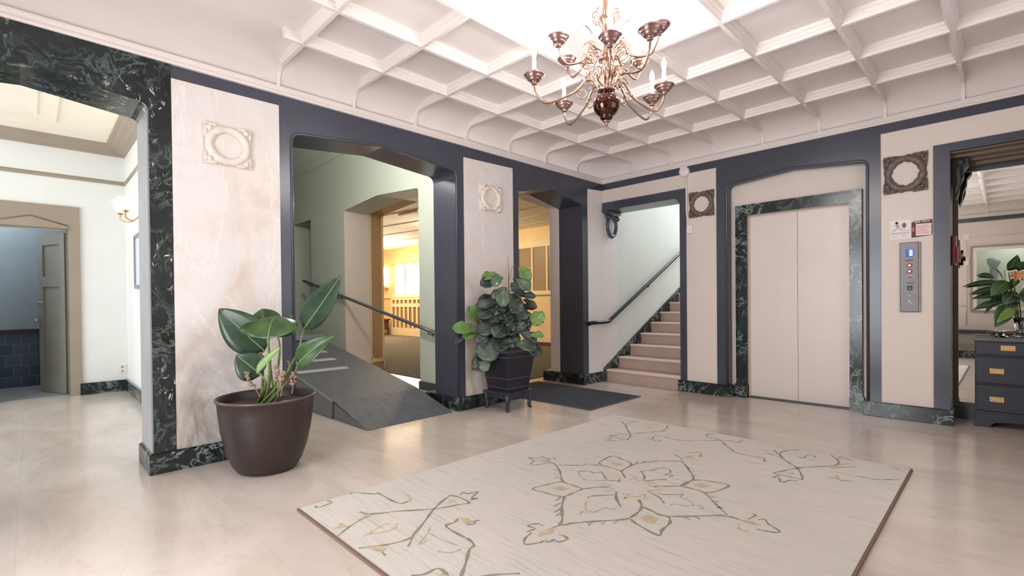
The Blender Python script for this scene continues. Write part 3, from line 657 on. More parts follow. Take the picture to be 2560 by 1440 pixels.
# --- side room seen through the marble arch
struct('wall_side_room_right', MB().box((-4.20, -4.77, 0), (-.40, -4.60, 3.85)), 'greenwhite')
struct('wall_side_room_far', MB().prism([(-8.6, 0), (-6.0, 0), (-6.0, 2.055), (-5.335, 2.055), (-5.335, 0), (-4.6, 0), (-4.6, 3.85), (-8.6, 3.85)], -4.35, -4.20, 'x'), 'greenwhite')
struct('wall_side_room_near', MB().box((-.40, -8.6, 0), (0, -6.75, 3.4)), 'greenwhite')
struct('wall_side_room_window', MB().prism([(-4.35, 0), (0, 0), (0, 3.4), (-4.35, 3.4)], -8.75, -8.60, 'y', holes=[[(-3.8, .75), (-.6, .75), (-.6, 3.0), (-3.8, 3.0)]]), 'greenwhite')
struct('ceiling_side_room', MB().box((-4.35, -8.6, 3.16), (-.40, -4.6, 3.24)), 'lounge_white')
cs = MB()
def rect_frame(mb, x0, y0, x1, y1, w, z0, z1, mi=0): return mb.prism([(x0, y0), (x1, y0), (x1, y1), (x0, y1)], z0, z1, 'z', holes=[[(x0+w, y0+w), (x1-w, y0+w), (x1-w, y1-w), (x0+w, y1-w)]], mi=mi)
rect_frame(cs, -3.45, -8.0, -.9, -5.45, .03, 3.145, 3.16); rect_frame(cs, -3.30, -7.85, -1.05, -5.6, .02, 3.15, 3.16)
struct('trim_side_room_ceiling', cs, 'lounge_white')
cn = MB(); sweep_rect(cn, [(0, 3.05), (.02, 3.055), (.03, 3.07), (.07, 3.085), (.09, 3.10), (.14, 3.12), (.16, 3.135), (.20, 3.145), (.205, 3.165)], x0=-4.20, y0=-8.6, x1=-.40, y1=-4.77)
struct('trim_side_room_cornice', cn, 'tan')
cn = MB(); sweep_rect(cn, [(0, 2.685), (.02, 2.69), (.022, 2.715), (.012, 2.73), (0, 2.735)], x0=-4.20, y0=-8.6, x1=-.40, y1=-4.77)
struct('trim_picture_rail', cn, 'tan')
struct('baseboard_side_room', MB().box((-4.20, -4.80, 0), (-.42, -4.77, .145)).box((-4.20, -5.245, 0), (-4.17, -4.77, .145)).box((-4.20, -8.6, 0), (-4.17, -6.11, .145)), 'dmarble')
# door case with pointed head panel
dc = MB().prism([(-6.12, 0), (-6.12, 2.345), (-5.225, 2.345), (-5.225, 0), (-5.335, 0), (-5.335, 2.055), (-6.0, 2.055), (-6.0, 0)], -4.20, -4.175, 'x')
dc.prism([(-6.0, 2.062), (-6.0, 2.10), (-5.667, 2.195), (-5.335, 2.10), (-5.335, 2.062)], -4.175, -4.168, 'x')
struct('trim_door_case', dc, 'tan')
dl = MB().tube([(-4.166, -6.0, 2.10), (-4.166, -5.667, 2.197), (-4.166, -5.335, 2.10)], .006, 6).box((-4.17, -6.0, 2.050), (-4.16, -5.33, 2.062))
struct('trim_door_case_line', dl, 'tandark')
struct('trim_door_jamb', MB().box((-4.36, -5.345, 0), (-4.20, -5.335, 2.055)).box((-4.36, -6.0, 0), (-4.20, -5.99, 2.055)), 'greydoor')
# door standing open
HX, HY, EX, EY = -4.385, -5.352, -4.925, -5.582
dv = (Vector((EX, EY, 0))-Vector((HX, HY, 0))); dw = dv.length; dx = dv.normalized(); dn = Vector((dx.y, -dx.x, 0))
if dn.y > 0: dn = -dn                                    # side towards the camera
def dpt(u, n, z): p = Vector((HX, HY, 0))+dx*u+dn*n; return (p.x, p.y, z)
def dbox(mb, u0, u1, n0, n1, z0, z1, mi=0):
    vs = [dpt(u, n, z) for z in (z0, z1) for (u, n) in ((u0, n0), (u1, n0), (u1, n1), (u0, n1))]
    return mb.add(vs, [(0, 3, 2, 1), (4, 5, 6, 7), (0, 1, 5, 4), (1, 2, 6, 5), (2, 3, 7, 6), (3, 0, 4, 7)], mi)
dm = MB(); dbox(dm, 0, dw, -.015, .0, .012, 2.04)
for u0, u1, z0, z1 in ((0, .11, .012, 2.04), (dw-.10, dw, .012, 2.04), (.11, dw-.10, .012, .22), (.11, dw-.10, 1.365, 1.50), (.11, dw-.10, 1.90, 2.04)): dbox(dm, u0, u1, 0, .018, z0, z1)
d2 = struct('door_2', dm, 'greydoor', bevel=.003); 
kb = MB().ball(dpt(dw-.045, .065, .93), .027).tube([dpt(dw-.045, 0, .93), dpt(dw-.045, .06, .93)], .011)
dbox(kb, dw-.075, dw-.015, .016, .024, .83, 1.0)
ko = struct('door_knob', kb, 'silver', parent=d2)
kb = MB().tube([dpt(dw-.045, .0, 1.16), dpt(dw-.045, .035, 1.16)], .022, 12); struct('door_lock', kb, 'silver', parent=d2)
# tiled room behind that door
struct('wall_tiled_room', MB().box((-5.75, -7.2, 0), (-5.65, -5.0, 2.9)).box((-5.65, -5.12, 0), (-4.35, -5.0, 2.9)).box((-5.65, -7.2, 0), (-4.35, -7.1, 2.9)), 'bathwall')
struct('ceiling_tiled_room', MB().box((-5.75, -7.2, 2.9), (-4.35, -5.0, 3.0)), 'bathwall')
struct('trim_tile_wainscot', MB().box((-5.65, -7.1, 0), (-5.62, -5.12, .75)).box((-5.62, -5.15, 0), (-4.36, -5.12, .75)), 'tile')
struct('trim_tile_cap', MB().box((-5.65, -7.1, .75), (-5.60, -5.12, .80)), 'navy')
struct('floor_tiled_room', MB().box((-5.65, -7.1, 0), (-4.30, -5.12, .006)), 'bathfloor')

# --- passage with the ramp
C_ARCH = tudor(-3.487, -1.392, 0, 2.60, 2.675, .05)
struct('wall_passage_right', MB().prism([(-8, 0), (-5.60, 0), (-5.60, 2.62), (-4.79, 2.62), (-4.79, 0)]+C_ARCH+[(-.40, 0), (-.40, 3.85), (-8, 3.85)], -2.09, -1.64, 'y'), 'corr')
struct('trim_lounge_archway', MB().prism([(-5.2, 0)]+C_ARCH+[(-.57, 0), (-.57, 3.0), (-5.2, 3.0)], -1.64, -1.41, 'y'), 'jambtan')
ce = MB()
for y0 in (-1.655, -1.432): ce.box((-3.492, y0, .18), (-3.478, y0+.028, 2.60))
ce.box((-3.492, -1.655, .13), (-3.478, -1.404, .19))
ce.prism(C_ARCH+[(-1.30, 0), (-1.30, 2.78), (-3.58, 2.78), (-3.58, 0)], -1.41, -1.395, 'y')
struct('trim_lounge_jamb', ce, 'trimcream')
struct('trim_passage_reveal', MB().box((-3.490, -2.085, .0), (-3.480, -1.66, 2.59)).box((-1.40, -2.085, 0), (-1.39, -1.66, 2.59)), 'cream')
struct('wall_passage_end', MB().box((-8.1, -4.7, 0), (-8, -1.64, 3.85)).box((-8, -4.77, 0), (-4.20, -4.60, 3.85)), 'corr')
struct('wall_passage_over', MB().box((-.40, -6.75, 3.14), (0, -1.64, 3.85)), 'corr')
struct('ceiling_passage', MB().box((-8.1, -4.77, 3.75), (-.40, -1.64, 3.85)), 'corr')
struct('trim_passage_cornice', MB().prism([(-2.09, 3.50), (-2.105, 3.50), (-2.12, 3.54), (-2.125, 3.60), (-2.20, 3.66), (-2.21, 3.70), (-2.30, 3.75), (-2.09, 3.75)], -8, -.42, 'x'), 'corr')
struct('wall_passage_niche', MB().box((-5.6, -1.64, 0), (-4.79, -1.54, 2.7)), 'niche')
struct('trim_niche_wainscot', MB().box((-5.6, -1.70, 0), (-4.79, -1.64, 1.33)), 'navy')
struct('baseboard_passage', MB().box((-1.392, -2.115, 0), (-.42, -2.09, .10)), 'dark')
struct('floor_landing', MB().box((-8, -4.58, 0), (-3.02, -2.66, .60)), 'ramp')
struct('trim_landing_edge', MB().box((-3.12, -4.58, .60), (-2.98, -2.66, .665)), 'rampside', bevel=.006)

# --- lounge beyond
struct('floor_lounge', MB().box((-12.6, -1.62, 0), (-.86, 3.5, .010)), 'carpet')
D2 = tudor(-1.662, -.455, 0, 2.385, 2.50, .05)
struct('wall_lounge_arch', MB().prism([(-1.70, 0)]+D2[0:0]+[(-1.66, 0), (-1.66, 2.36), (-1.06, 2.48), (-.50, 2.42), (-.462, 2.37), (-.455, 2.3), (-.455, 0), (0, 0), (3.65, 0), (3.65, 3.1), (-1.70, 3.1)], -.57, -.40, 'x'), 'white')
wf = [[(x0, 1.41), (x0+.53, 1.41), (x0+.53, 2.34)]+[(x0+.265+.265*math.cos(t*PI/8), 2.34+.14*math.sin(t*PI/8)) for t in range(1, 8)]+[(x0, 2.34)] for x0 in (-11.17, -10.55, -9.97, -9.37)]
struct('wall_lounge_far', MB().prism([(-12.6, 0), (-.4, 0), (-.4, 3.1), (-12.6, 3.1)], 3.5, 3.65, 'y', holes=wf), 'gold')
wn = struct('window_1', MB().box((-11.3, 3.42, 1.34), (-8.75, 3.5, 1.40)), 'trimcream')
pn = MB()
for w in wf: pn.prism(w, 3.56, 3.57, 'y')
struct('pane', pn, 'window', parent=wn)
mu = MB()
for x0 in (-11.21, -10.60, -10.0, -9.41, -8.83): mu.box((x0, 3.46, 1.40), (x0+.05, 3.52, 2.50))
struct('mullion', mu, 'trimcream', parent=wn)
struct('wall_lounge_end', MB().box((-12.75, -1.64, 0), (-12.6, 3.65, 3.1)), 'gold')
struct('ceiling_lounge', MB().box((-12.75, -1.64, 3.0), (-.40, 3.65, 3.1)), 'lounge_white')
rr = random.Random(3); lb = MB()
for k in range(6):
    y = -1.0+.8*k
    lb.tube([(x, y+.09*math.sin(x*1.7+k*2.1)  , 3.005) for x in [-12.4+.4*i for i in range(29)]], .024, 6, flat=1)
for k in range(7): lb.box((-11.5+1.6*k, -.4+.3*(k % 3), 2.965), (-10.9+1.6*k, -.33+.3*(k % 3), 3.0))
struct('trim_lounge_ceiling', lb, 'loungebeam')
lt = MB().box((-12.6, 3.46, 2.50), (-.57, 3.5, 2.66)).box((-12.6, 3.44, 1.29), (-.57, 3.5, 1.39)).box((-8.6, 3.45, .10), (-.57, 3.5, .22))
for k in range(15):
    x = -8.61+.5*k+.02
    lt.box((x, 3.46, 1.39), (x+.055, 3.5, 2.50))
struct('trim_lounge_panelling', lt, 'trimcream')
struct('trim_lounge_panels', MB().box((-8.6, 3.475, 1.39), (-.57, 3.49, 2.50)), 'panel_tan')
struct('baseboard_lounge', MB().box((-8.6, 3.42, 0), (-.57, 3.5, .10)), 'woodred')

# ================================================================== THE THINGS
# --- chandelier
CX, CY = 2.372, -3.366
ch = thing('chandelier', (CX, CY, 2.07), 'brass candle chandelier with a dark ball and curling arms, hanging from the coffered ceiling', 'chandelier')
MB().lathe([(.022, 2.285), (.030, 2.295), (.020, 2.315), (.026, 2.36), (.030, 2.40), (.022, 2.44), (.034, 2.455), (.040, 2.475), (.024, 2.49), (.018, 2.54), (.026, 2.60), (.020, 2.66), (.034, 2.675), (.036, 2.70), (.020, 2.715), (.014, 2.80), (.016, 2.88), (.045, 2.955), (.075, 2.975), (.08, 2.992)], (CX, CY, 0), 20).build('stem', 'brass', ch)
MB().lathe([(.012, 2.125), (.030, 2.130), (.036, 2.137)]+[(.073*math.sin(t), 2.211-.073*math.cos(t)) for t in [PI*(.14+.74*i/14) for i in range(15)]]+[(.036, 2.275), (.030, 2.288)], (CX, CY, 0), 28).build('ball', 'ball', ch)
MB().lathe([(.0005, 2.070), (.005, 2.074), (.003, 2.084), (.010, 2.096), (.006, 2.104), (.016, 2.112), (.022, 2.120), (.012, 2.128)], (CX, CY, 0), 16).build('finial', 'brassrose', ch)
MB().lathe([(.03, 2.28), (.046, 2.285), (.050, 2.292), (.046, 2.300), (.03, 2.304)], (CX, CY, 0), 18).build('arm_ring', 'brassrose', ch)
MB().lathe([(.03, 2.452), (.044, 2.458), (.044, 2.470), (.03, 2.476)], (CX, CY, 0), 18).build('arm_ring', 'brassrose', ch)
def chand_arm(ang, r, zc, z0, dip, r0=.04, scroll=True):
    a = math.radians(ang); ca, sa = math.cos(a), math.sin(a)
    def P(d, z): return (CX+ca*d, CY+sa*d, z)
    k = r/.42
    path = smooth_path([P(r0, z0), P(r0+.03*k, z0+.045), P(r0+.075*k, z0+.055), P(r0+.115*k, z0+.015), P(r0+.15*k, zc-dip*.55), P(r-.12*k, zc-dip*.95), P(r-.055*k, zc-dip), P(r-.012, zc-dip*.6), P(r, zc-.028)], 6)
    arm = MB().tube(path, .0062, 8)
    if scroll:
        for s, q, zz in ((1, .07, .05), (-1, .10, -.02)):
            c0 = Vector(P(r0+q*k, z0+zz)); R0 = .034
            arm.tube([c0+Vector((ca*math.cos(t)*R0*(1-t/11), sa*math.cos(t)*R0*(1-t/11), s*math.sin(t)*R0*(1-t/11))) for t in [i*.42 for i in range(18)]], .0032, 6)
        arm.ball(path[22], .010, 8); arm.ball(path[19], .008, 8)
        t0 = Vector(P(r0+.02, z0+.06))
        arm.tube(smooth_path([P(r0+.02, z0+.04), P(r0+.05, z0+.115), P(r0+.10, z0+.15), P(r0+.15, z0+.135)], 5), [.0045]*10+[.004, .0035, .003, .002, .0015, .001], 6)
    ao = arm.build('arm', 'brass', ch)
    x, y, z = P(r, zc)
    MB().lathe([(.007, -.030), (.015, -.028), (.015, -.022), (.009, -.018), (.026, -.012), (.036, -.003), (.036, .001), (.043, .004), (.046, .010), (.045, .014), (.056, .019), (.058, .024), (.054, .025), (.040, .016), (.014, .010), (.014, .030), (.0145, .032)], (x, y, z), 22).build('drip_pan', 'brassrose', ao)
    MB().lathe([(.0115, .010), (.0115, .050), (.0145, .051), (.0145, .056), (.0115, .057), (.0105, .115), (.008, .118)], (x, y, z), 14).build('candle_sleeve', 'candle', ao)
    MB().lathe([(.005, .117), (.012, .128), (.0145, .142), (.012, .160), (.006, .178), (.001, .188)], (x, y, z), 12).build('bulb', 'bulb', ao)
for ang, r, zc in ((-131, .405, 2.345), (165, .40, 2.338), (83, .42, 2.335), (61, .37, 2.335), (-53, .41, 2.35), (-29, .455, 2.365)):
    chand_arm(ang, r, zc, 2.292, .125)
for ang, r, zc in ((-105, .325, 2.48), (-4, .335, 2.485), (175, .30, 2.56), (84, .31, 2.53)):
    chand_arm(ang, r, zc, 2.465, .10)
sc = [MB(), MB(), MB()]
for k in range(10):
    a = 2*PI*k/10+.2; d = Vector((math.cos(a), math.sin(a), 0)); c = Vector((CX, CY, 0))
    sc[0].tube(smooth_path([c+d*.03+Vector((0, 0, 2.31)), c+d*.075+Vector((0, 0, 2.34)), c+d*.085+Vector((0, 0, 2.39)), c+d*.05+Vector((0, 0, 2.41)), c+d*.035+Vector((0, 0, 2.38))], 5), .0032, 6)
    sc[1].tube(smooth_path([c+d*.03+Vector((0, 0, 2.50)), c+d*.11+Vector((0, 0, 2.50)), c+d*.15+Vector((0, 0, 2.45)), c+d*.11+Vector((0, 0, 2.41)), c+d*.085+Vector((0, 0, 2.45)), c+d*.11+Vector((0, 0, 2.47))], 5), .003, 6)
    sc[2].tube(smooth_path([c+d*.02+Vector((0, 0, 2.69)), c+d*.06+Vector((0, 0, 2.73)), c+d*.075+Vector((0, 0, 2.70)), c+d*.05+Vector((0, 0, 2.67))], 5), .003, 6)
for q in sc: q.build('scrollwork', 'brass', ch)

# --- plaster wreath reliefs
def wreath(name, ax, cu, cz, hu, hz, face, sgn, mat, label, seed, medal=False):
    """square relief: leafy ring with scrolled corner tabs. ax = wall normal axis"""
    r = random.Random(seed)
    org = {'x': (face, cu, cz), 'y': (cu, face, cz)}[ax]
    t = thing(name, org, label, 'wall relief', 'wreath reliefs on the lobby piers')
    def P(u, v, w): return (face+sgn*w, cu+u, cz+v) if ax == 'x' else (cu+u, face+sgn*w, cz+v)
    R, rr_, nu, nv = .80, .20, 48, 10
    vs = []; fs = []
    for i in range(nu):
        a = 2*PI*i/nu
        bul = rr_*(1+.10*math.sin(a*12+seed)*(1 if (i//6) % 2 else .4)-(.18 if i % 12 in (0, 1) else 0))
        for k in range(nv):
            b = PI*k/(nv-1)
            rad = R+bul*math.cos(b)
            vs.append(P(math.cos(a)*rad*hu, math.sin(a)*rad*hz, .006+.032*math.sin(b)*(bul/rr_)))
    for i in range(nu):
        j = (i+1) % nu
        for k in range(nv-1): fs.append((i*nv+k, j*nv+k, j*nv+k+1, i*nv+k+1))
        fs.append((i*nv+nv-1, j*nv+nv-1, j*nv, i*nv))
    mb = MB().add(vs, fs, 0, True)
    mb.build('wreath_ring', mat, t)
    for su in (-1, 1):
        for sv in (-1, 1):
            c = MB(); j = lambda: r.uniform(-.04, .04)
            out = [(.98+j(), .30+j()), (1.0, .96), (1.0+j(), 1.02), (.92, 1.0), (.32+j(), 1.0+j()), (.30, .86+j()), (.55+j(), .80), (.66, .66+j()), (.80+j(), .55), (.86+j(), .32)]
            c.prism([(0, 0)], 0, 0, 'z') if False else None
            pts = [P(su*u*hu, sv*v*hz, w) for w in (0, .016) for u, v in out]; n = len(out)
            tris = tessellate_polygon([[Vector((u, v, 0)) for u, v in out]])
            c.add(pts, [tuple(q) for q in tris]+[tuple(n+q for q in tr[::-1]) for tr in tris]+[(i, (i+1) % n, n+(i+1) % n, n+i) for i in range(n)])
            c.tube([P(su*.93*hu, sv*.42*hz, .016), P(su*.95*hu, sv*.90*hz, .018)], [.010, .012], 8)
            c.tube([P(su*.40*hu, sv*.93*hz, .016), P(su*.82*hu, sv*.94*hz, .018)], [.009, .012], 8)
            c.ball(P(su*.78*hu, sv*.78*hz, .018), .020, 10, sz=1)
            c.build('corner_scroll', mat, t)
    if medal:
        MB().lathe([(.0005, .006), (.64, .006)], (0, 0, 0), 32).v
        m2 = MB(); m2.add([P(0, 0, .009)]+[P(math.cos(2*PI*i/32)*.66*hu, math.sin(2*PI*i/32)*.66*hz, .007) for i in range(32)], [(0, 1+i, 1+(i+1) % 32) for i in range(32)]); m2.build('centre_disc', 'panel', t)
    return t
wreath('plaster_wreath', 'x', -4.652, 2.250, .152, .142, .007, 1, 'creamrelief', 'cream wreath relief on the marble pier behind the large brown flowerpot', 1, True)
wreath('plaster_wreath', 'x', -2.105, 2.237, .150, .140, .007, 1, 'creamrelief', 'faint cream wreath relief on the pier behind the fiddle-leaf plant', 2, True)
wreath('plaster_wreath', 'y', 1.415, 2.250, .150, .150, 0, -1, 'brownplaster', 'brown wreath relief between the stairway opening and the lift arch', 3)
wreath('plaster_wreath', 'y', 3.305, 2.243, .156, .172, 0, -1, 'brownplaster', 'brown wreath relief above the lift call panel', 4)

# --- rug with its drawn figure
RUGX0, RUGX1, RUGY0, RUGY1 = 1.270, 3.520, -4.670, -1.660
rg = MB().box((RUGX0, RUGY0, 0.001), (RUGX1, RUGY1, .011), 0)
for a, b in (((RUGX0, RUGY0-.006, 0.001), (RUGX1, RUGY0+.006, .013)), ((RUGX1-.006, RUGY0, .001), (RUGX1+.006, RUGY1, .013))): rg.box(a, b, 4)
def ribbon(mb, pts, w, z, mi):
    p = [Vector((x, y, z)) for x, y in pts]
    if len(p) > 2: p = smooth_path(p, 4)
    vs = []; n = len(p)
    for i in range(n):
        d = (p[min(i+1, n-1)]-p[max(i-1, 0)]); d.z = 0
        d = d.normalized() if d.length > 1e-9 else Vector((1, 0, 0)); q = Vector((-d.y, d.x, 0))
        ww = w*.5*(.72+.28*math.sin(i*1.3+pts[0][0]*9))
        vs += [p[i]+q*ww, p[i]-q*ww]
    mb.add(vs, [(2*i, 2*i+1, 2*i+3, 2*i+2) for i in range(n-1)], mi)
CI = {'g': 1, 's': 2, 't': 3}
for kk, (c, w, pts) in enumerate(RUG_FIG):
    zz = .0114+.00002*(kk % 20)
    if c == 'tf':
        tr = tessellate_polygon([[Vector((x, y, 0)) for x, y in pts]])
        rg.add([(x, y, zz+.0004) for x, y in pts], [tuple(t) for t in tr], 3)
    else: ribbon(rg, pts, w*.01*.92, zz, CI[c])
tag(rg.build('rug', ['rug', 'rug_g', 'rug_s', 'rug_t', 'rug_edge'], None, (2.39, -3.17, 0)), 'pale woven area rug with a green-grey star flower in the middle of the floor', 'rug')
# --- entrance mat
mt = thing('floor_mat', (.18, -1.17, 0), 'dark grey fibre mat lying before the narrow arch beside the stairs', 'mat')
MB().box((-.60, -1.640, .0005), (.962, -.684, .010)).build('mat_pile', 'mat', mt)
MB().prism([(-.62, -1.658), (.982, -1.658), (.982, -.664), (-.62, -.664)], .0005, .008, 'z', holes=[[(-.60, -1.640), (.962, -1.640), (.962, -.684), (-.60, -.684)]]).build('mat_border', 'mat_edge', mt)

# --- ramp
rp = thing('access_ramp', (-.6, -3.12, 0), 'grey rubber access ramp rising through the wide arch', 'ramp')
def rz(x): return .168*(.035-x)/.63 if x > -.595 else .168+.175*(-.595-x)
def slope_slab(x0, x1, y0, y1, th=.012, up=0):
    return [(x0, y0, rz(x0)+up), (x1, y0, rz(x1)+up), (x1, y1, rz(x1)+up), (x0, y1, rz(x0)+up), (x0, y0, rz(x0)-th+up), (x1, y0, rz(x1)-th+up), (x1, y1, rz(x1)-th+up), (x0, y1, rz(x0)-th+up)]
BF = [(0, 3, 2, 1), (4, 5, 6, 7), (0, 1, 5, 4), (1, 2, 6, 5), (2, 3, 7, 6), (3, 0, 4, 7)]
MB().add(slope_slab(-3.0, -.595, -3.61, -2.65), BF).build('ramp_deck', 'ramp', rp)
MB().add([(-.595, -3.61, .168), (.035, -3.60, .004), (.012, -2.65, .004), (-.595, -2.65, .168), (-.595, -3.61, .150), (.035, -3.60, .0005), (.012, -2.65, .0005), (-.595, -2.65, .150)], BF).build('entry_plate', 'ramp', rp)
for y in (-3.625, -2.665):
    MB().add([(-.62, y, 0.0005), (-.62, y, .172), (-3.0, y, rz(-3.0)), (-3.0, y, 0.0005), (-.62, y+.02, 0.0005), (-.62, y+.02, .172), (-3.0, y+.02, rz(-3.0)), (-3.0, y+.02, 0.0005)], BF).build('side_skirt', 'rampside', rp)
MB().add([(-.60, -3.612, .0005), (-.60, -3.612, .150), (.03, -3.605, .003), (.03, -3.605, .0005), (-.60, -3.60, .0005), (-.60, -3.60, .150), (.03, -3.595, .003), (.03, -3.595, .0005)], [(0, 1, 2, 3), (4, 5, 6, 7), (0, 1, 5, 4), (1, 2, 6, 5), (2, 3, 7, 6), (3, 0, 4, 7)]).build('plate_cheek', 'rampside', rp)
for x0, y1 in ((-1.55, -2.98), (-1.95, -2.95), (-2.32, -2.90)):
    MB().add(slope_slab(x0-.10, x0, -3.58, y1, .002, .004), BF).build('grip_strip', 'grip', rp)

# --- handrails
def rail(name, pts, r, brs, mat, label, wallfn, org):
    t = thing(name, org, label, 'handrail')
    MB().tube(pts, r, 10).build('rail_bar', mat, t)
    for p in brs:
        w = wallfn(p); m = ((p[0]+w[0])/2, (p[1]+w[1])/2, p[2]-.055)
        MB().tube(smooth_path([(p[0], p[1], p[2]-r), (p[0], p[1], p[2]-.045), m, (w[0], w[1], w[2]-.055)], 4), .008, 8).tube([(w[0], w[1], w[2]-.055), ((w[0]*.97+m[0]*.03), (w[1]*.9+m[1]*.1), w[2]-.055)], .026, 12).build('wall_bracket', mat, t)
    return t
RS = lambda y: .818+.507*y
rail('stair_handrail', smooth_path([(.012, -.33, .80), (.03, -.345, .815), (.075, -.30, .822), (.08, -.10, .822)], 3)+[(.08, .02, .828)]+[(.08, y, RS(y)) for y in (.06, 1.0, 2.0, 3.4)], .026, [(.08, 1.10, RS(1.10)), (.08, 2.5, RS(2.5))], 'iron',
     'black iron handrail climbing the white wall beside the stairs', lambda p: (.008, p[1], p[2]), (.08, .0, .8))
PR = lambda x: .575-.197*x-.02
rail('ramp_handrail', [(x, -2.165, PR(x)) for x in (-4.95, -3.0, -1.3, -.62)]+smooth_path([(-.62, -2.165, PR(-.62)), (-.50, -2.175, PR(-.50)), (-.455, -2.14, PR(-.5)-.015), (-.46, -2.095, PR(-.5)-.02)], 3), .024, [(-4.75, -2.165, PR(-4.75)), (-3.583, -2.165, PR(-3.583)), (-1.10, -2.165, PR(-1.10))], 'railgrey',
     'long grey handrail sloping down the passage wall beside the ramp', lambda p: (p[0], -2.092, p[2]), (-2.5, -2.165, .9))

# --- big pot with broad-leaved plant
def leafmesh(mb, base, tip, hw, nrm, sag=.0, fold=.12, shape='paddle', mi=0, ribmi=1, wav=.0, nseg=12, rib=.0028):
    base = Vector(base); tip = Vector(tip); nrm = Vector(nrm).normalized(); ax = tip-base; L = ax.length
    side = ax.cross(nrm).normalized(); nn = side.cross(ax).normalized()
    sp = []; vs = []; S = (-1, -.62, -.28, 0, .28, .62, 1)
    for i in range(nseg+1):
        t = i/nseg
        if shape == 'paddle': pw = (math.sin(PI*min(1, t**.72)))**.75 if t < 1 else 0
        elif shape == 'fiddle': pw = (math.sin(PI*t**1.25)**.6)*(1-.22*math.exp(-((t-.35)/.14)**2)) if 0 < t < 1 else 0
        elif shape == 'lance': pw = math.sin(PI*t**.8)**.9 if 0 < t < 1 else 0
        else: pw = math.sin(PI*t)
        pw = max(pw, .03)
        p = base+ax*t+nn*(sag*L*4*t*(1-t)); sp.append(p)
        for q in S:
            rip = wav*math.sin(t*17+q*3)*abs(q)
            vs.append(p+side*(q*hw*pw)+nn*(fold*hw*pw*abs(q)**1.3+rip*hw))
    k = len(S); fs = []
    for i in range(nseg):
        for j in range(k-1): fs.append((i*k+j, i*k+j+1, (i+1)*k+j+1, (i+1)*k+j))
    mb.add(vs, fs, mi, True)
    mb.tube([p+nn*.001 for p in sp], [rib*(1-.7*i/nseg) for i in range(nseg+1)], 5, ribmi)
    return mb
pl = thing('potted_plant', (.425, -4.547, 0), 'tall broad-leaved green plant in a large brown round pot by the near marble pier', 'potted plant')
PCX, PCY = .425, -4.547
MB().lathe([(.165, .002), (.185, .012), (.215, .06), (.252, .16), (.276, .28), (.290, .40), (.297, .472), (.304, .478), (.306, .490), (.298, .497), (.286, .490), (.280, .40), (.27, .33)], (PCX, PCY, 0), 48, cap=False).lathe([(.0005, .002), (.165, .002)], (PCX, PCY, 0), 48, cap=False).build('pot', 'pot', pl)
MB().lathe([(.303, .482), (.3078, .485), (.3088, .490), (.305, .4965), (.298, .498)], (PCX, PCY, 0), 48, cap=False).build('pot_rim', 'potrim', pl)
so = MB(); so.lathe([(.0005, .455), (.10, .452), (.20, .446), (.277, .440)], (PCX, PCY, 0), 36, cap=False); so.build('soil', 'soil', pl)
VW = -FW                                                   # towards where the photograph was taken
def zp(x, y): return 500+x/2.571, 660+y/2.571
def P1(x, y, d=3.30): a = zp(x, y); return at(a[0], a[1], d)
LV = [  # base, tip, half width (m), depth base/tip, facing, sag, material, fold
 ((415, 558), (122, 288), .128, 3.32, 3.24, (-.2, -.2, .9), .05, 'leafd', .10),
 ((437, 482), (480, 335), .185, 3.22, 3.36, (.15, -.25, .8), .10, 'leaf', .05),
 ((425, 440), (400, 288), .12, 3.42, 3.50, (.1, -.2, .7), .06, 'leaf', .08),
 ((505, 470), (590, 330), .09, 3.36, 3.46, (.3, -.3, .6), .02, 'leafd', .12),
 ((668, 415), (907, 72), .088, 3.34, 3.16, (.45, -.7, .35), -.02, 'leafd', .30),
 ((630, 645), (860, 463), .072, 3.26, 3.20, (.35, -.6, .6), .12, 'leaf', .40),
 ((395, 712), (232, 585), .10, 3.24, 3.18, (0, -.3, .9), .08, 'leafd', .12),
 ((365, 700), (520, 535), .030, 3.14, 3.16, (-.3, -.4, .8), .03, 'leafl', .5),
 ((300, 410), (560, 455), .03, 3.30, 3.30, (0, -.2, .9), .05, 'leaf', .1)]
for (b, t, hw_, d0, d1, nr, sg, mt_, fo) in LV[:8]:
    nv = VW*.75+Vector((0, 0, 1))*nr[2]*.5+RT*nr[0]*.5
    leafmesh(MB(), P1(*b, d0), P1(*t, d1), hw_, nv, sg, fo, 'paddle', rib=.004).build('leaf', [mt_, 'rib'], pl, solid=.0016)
st = MB()
def stem(pts, r0, r1=None, mi=0):
    p = smooth_path(pts, 5); n = len(p); r1 = r1 or r0*.6
    st.tube(p, [r0+(r1-r0)*i/(n-1) for i in range(n)], 7, mi)
def soilpt(x, y): return Vector((PCX+x, PCY+y, .448))
stem([soilpt(-.02, .0), P1(450, 700, 3.28), P1(437, 482, 3.22)], .013, .008)
stem([soilpt(-.05, -.02), P1(405, 700, 3.3), P1(380, 600, 3.3), P1(415, 558, 3.32)], .009, .005)
stem([soilpt(.02, .03), P1(505, 640, 3.34), P1(512, 530, 3.36), P1(500, 465, 3.36)], .009, .005)
stem([soilpt(.05, .03), P1(560, 700, 3.32), P1(630, 560, 3.33), P1(668, 412, 3.34)], .010, .006)
stem([soilpt(.04, -.01), P1(580, 740, 3.27), P1(612, 690, 3.26), P1(630, 645, 3.26)], .010, .006)
stem([soilpt(-.04, -.04), P1(425, 780, 3.22), P1(400, 720, 3.23), P1(395, 710, 3.24)], .008, .005)
stem([soilpt(-.03, -.05), P1(420, 760, 3.15), P1(370, 700, 3.14)], .006, .004)
stem([soilpt(.0, .05), P1(440, 560, 3.4), P1(425, 440, 3.42)], .008, .005)
stem([soilpt(.03, -.05), P1(545, 730, 3.2), P1(575, 640, 3.2), P1(555, 625, 3.2)], .006, .003)
st.build('stems', 'stem', pl)
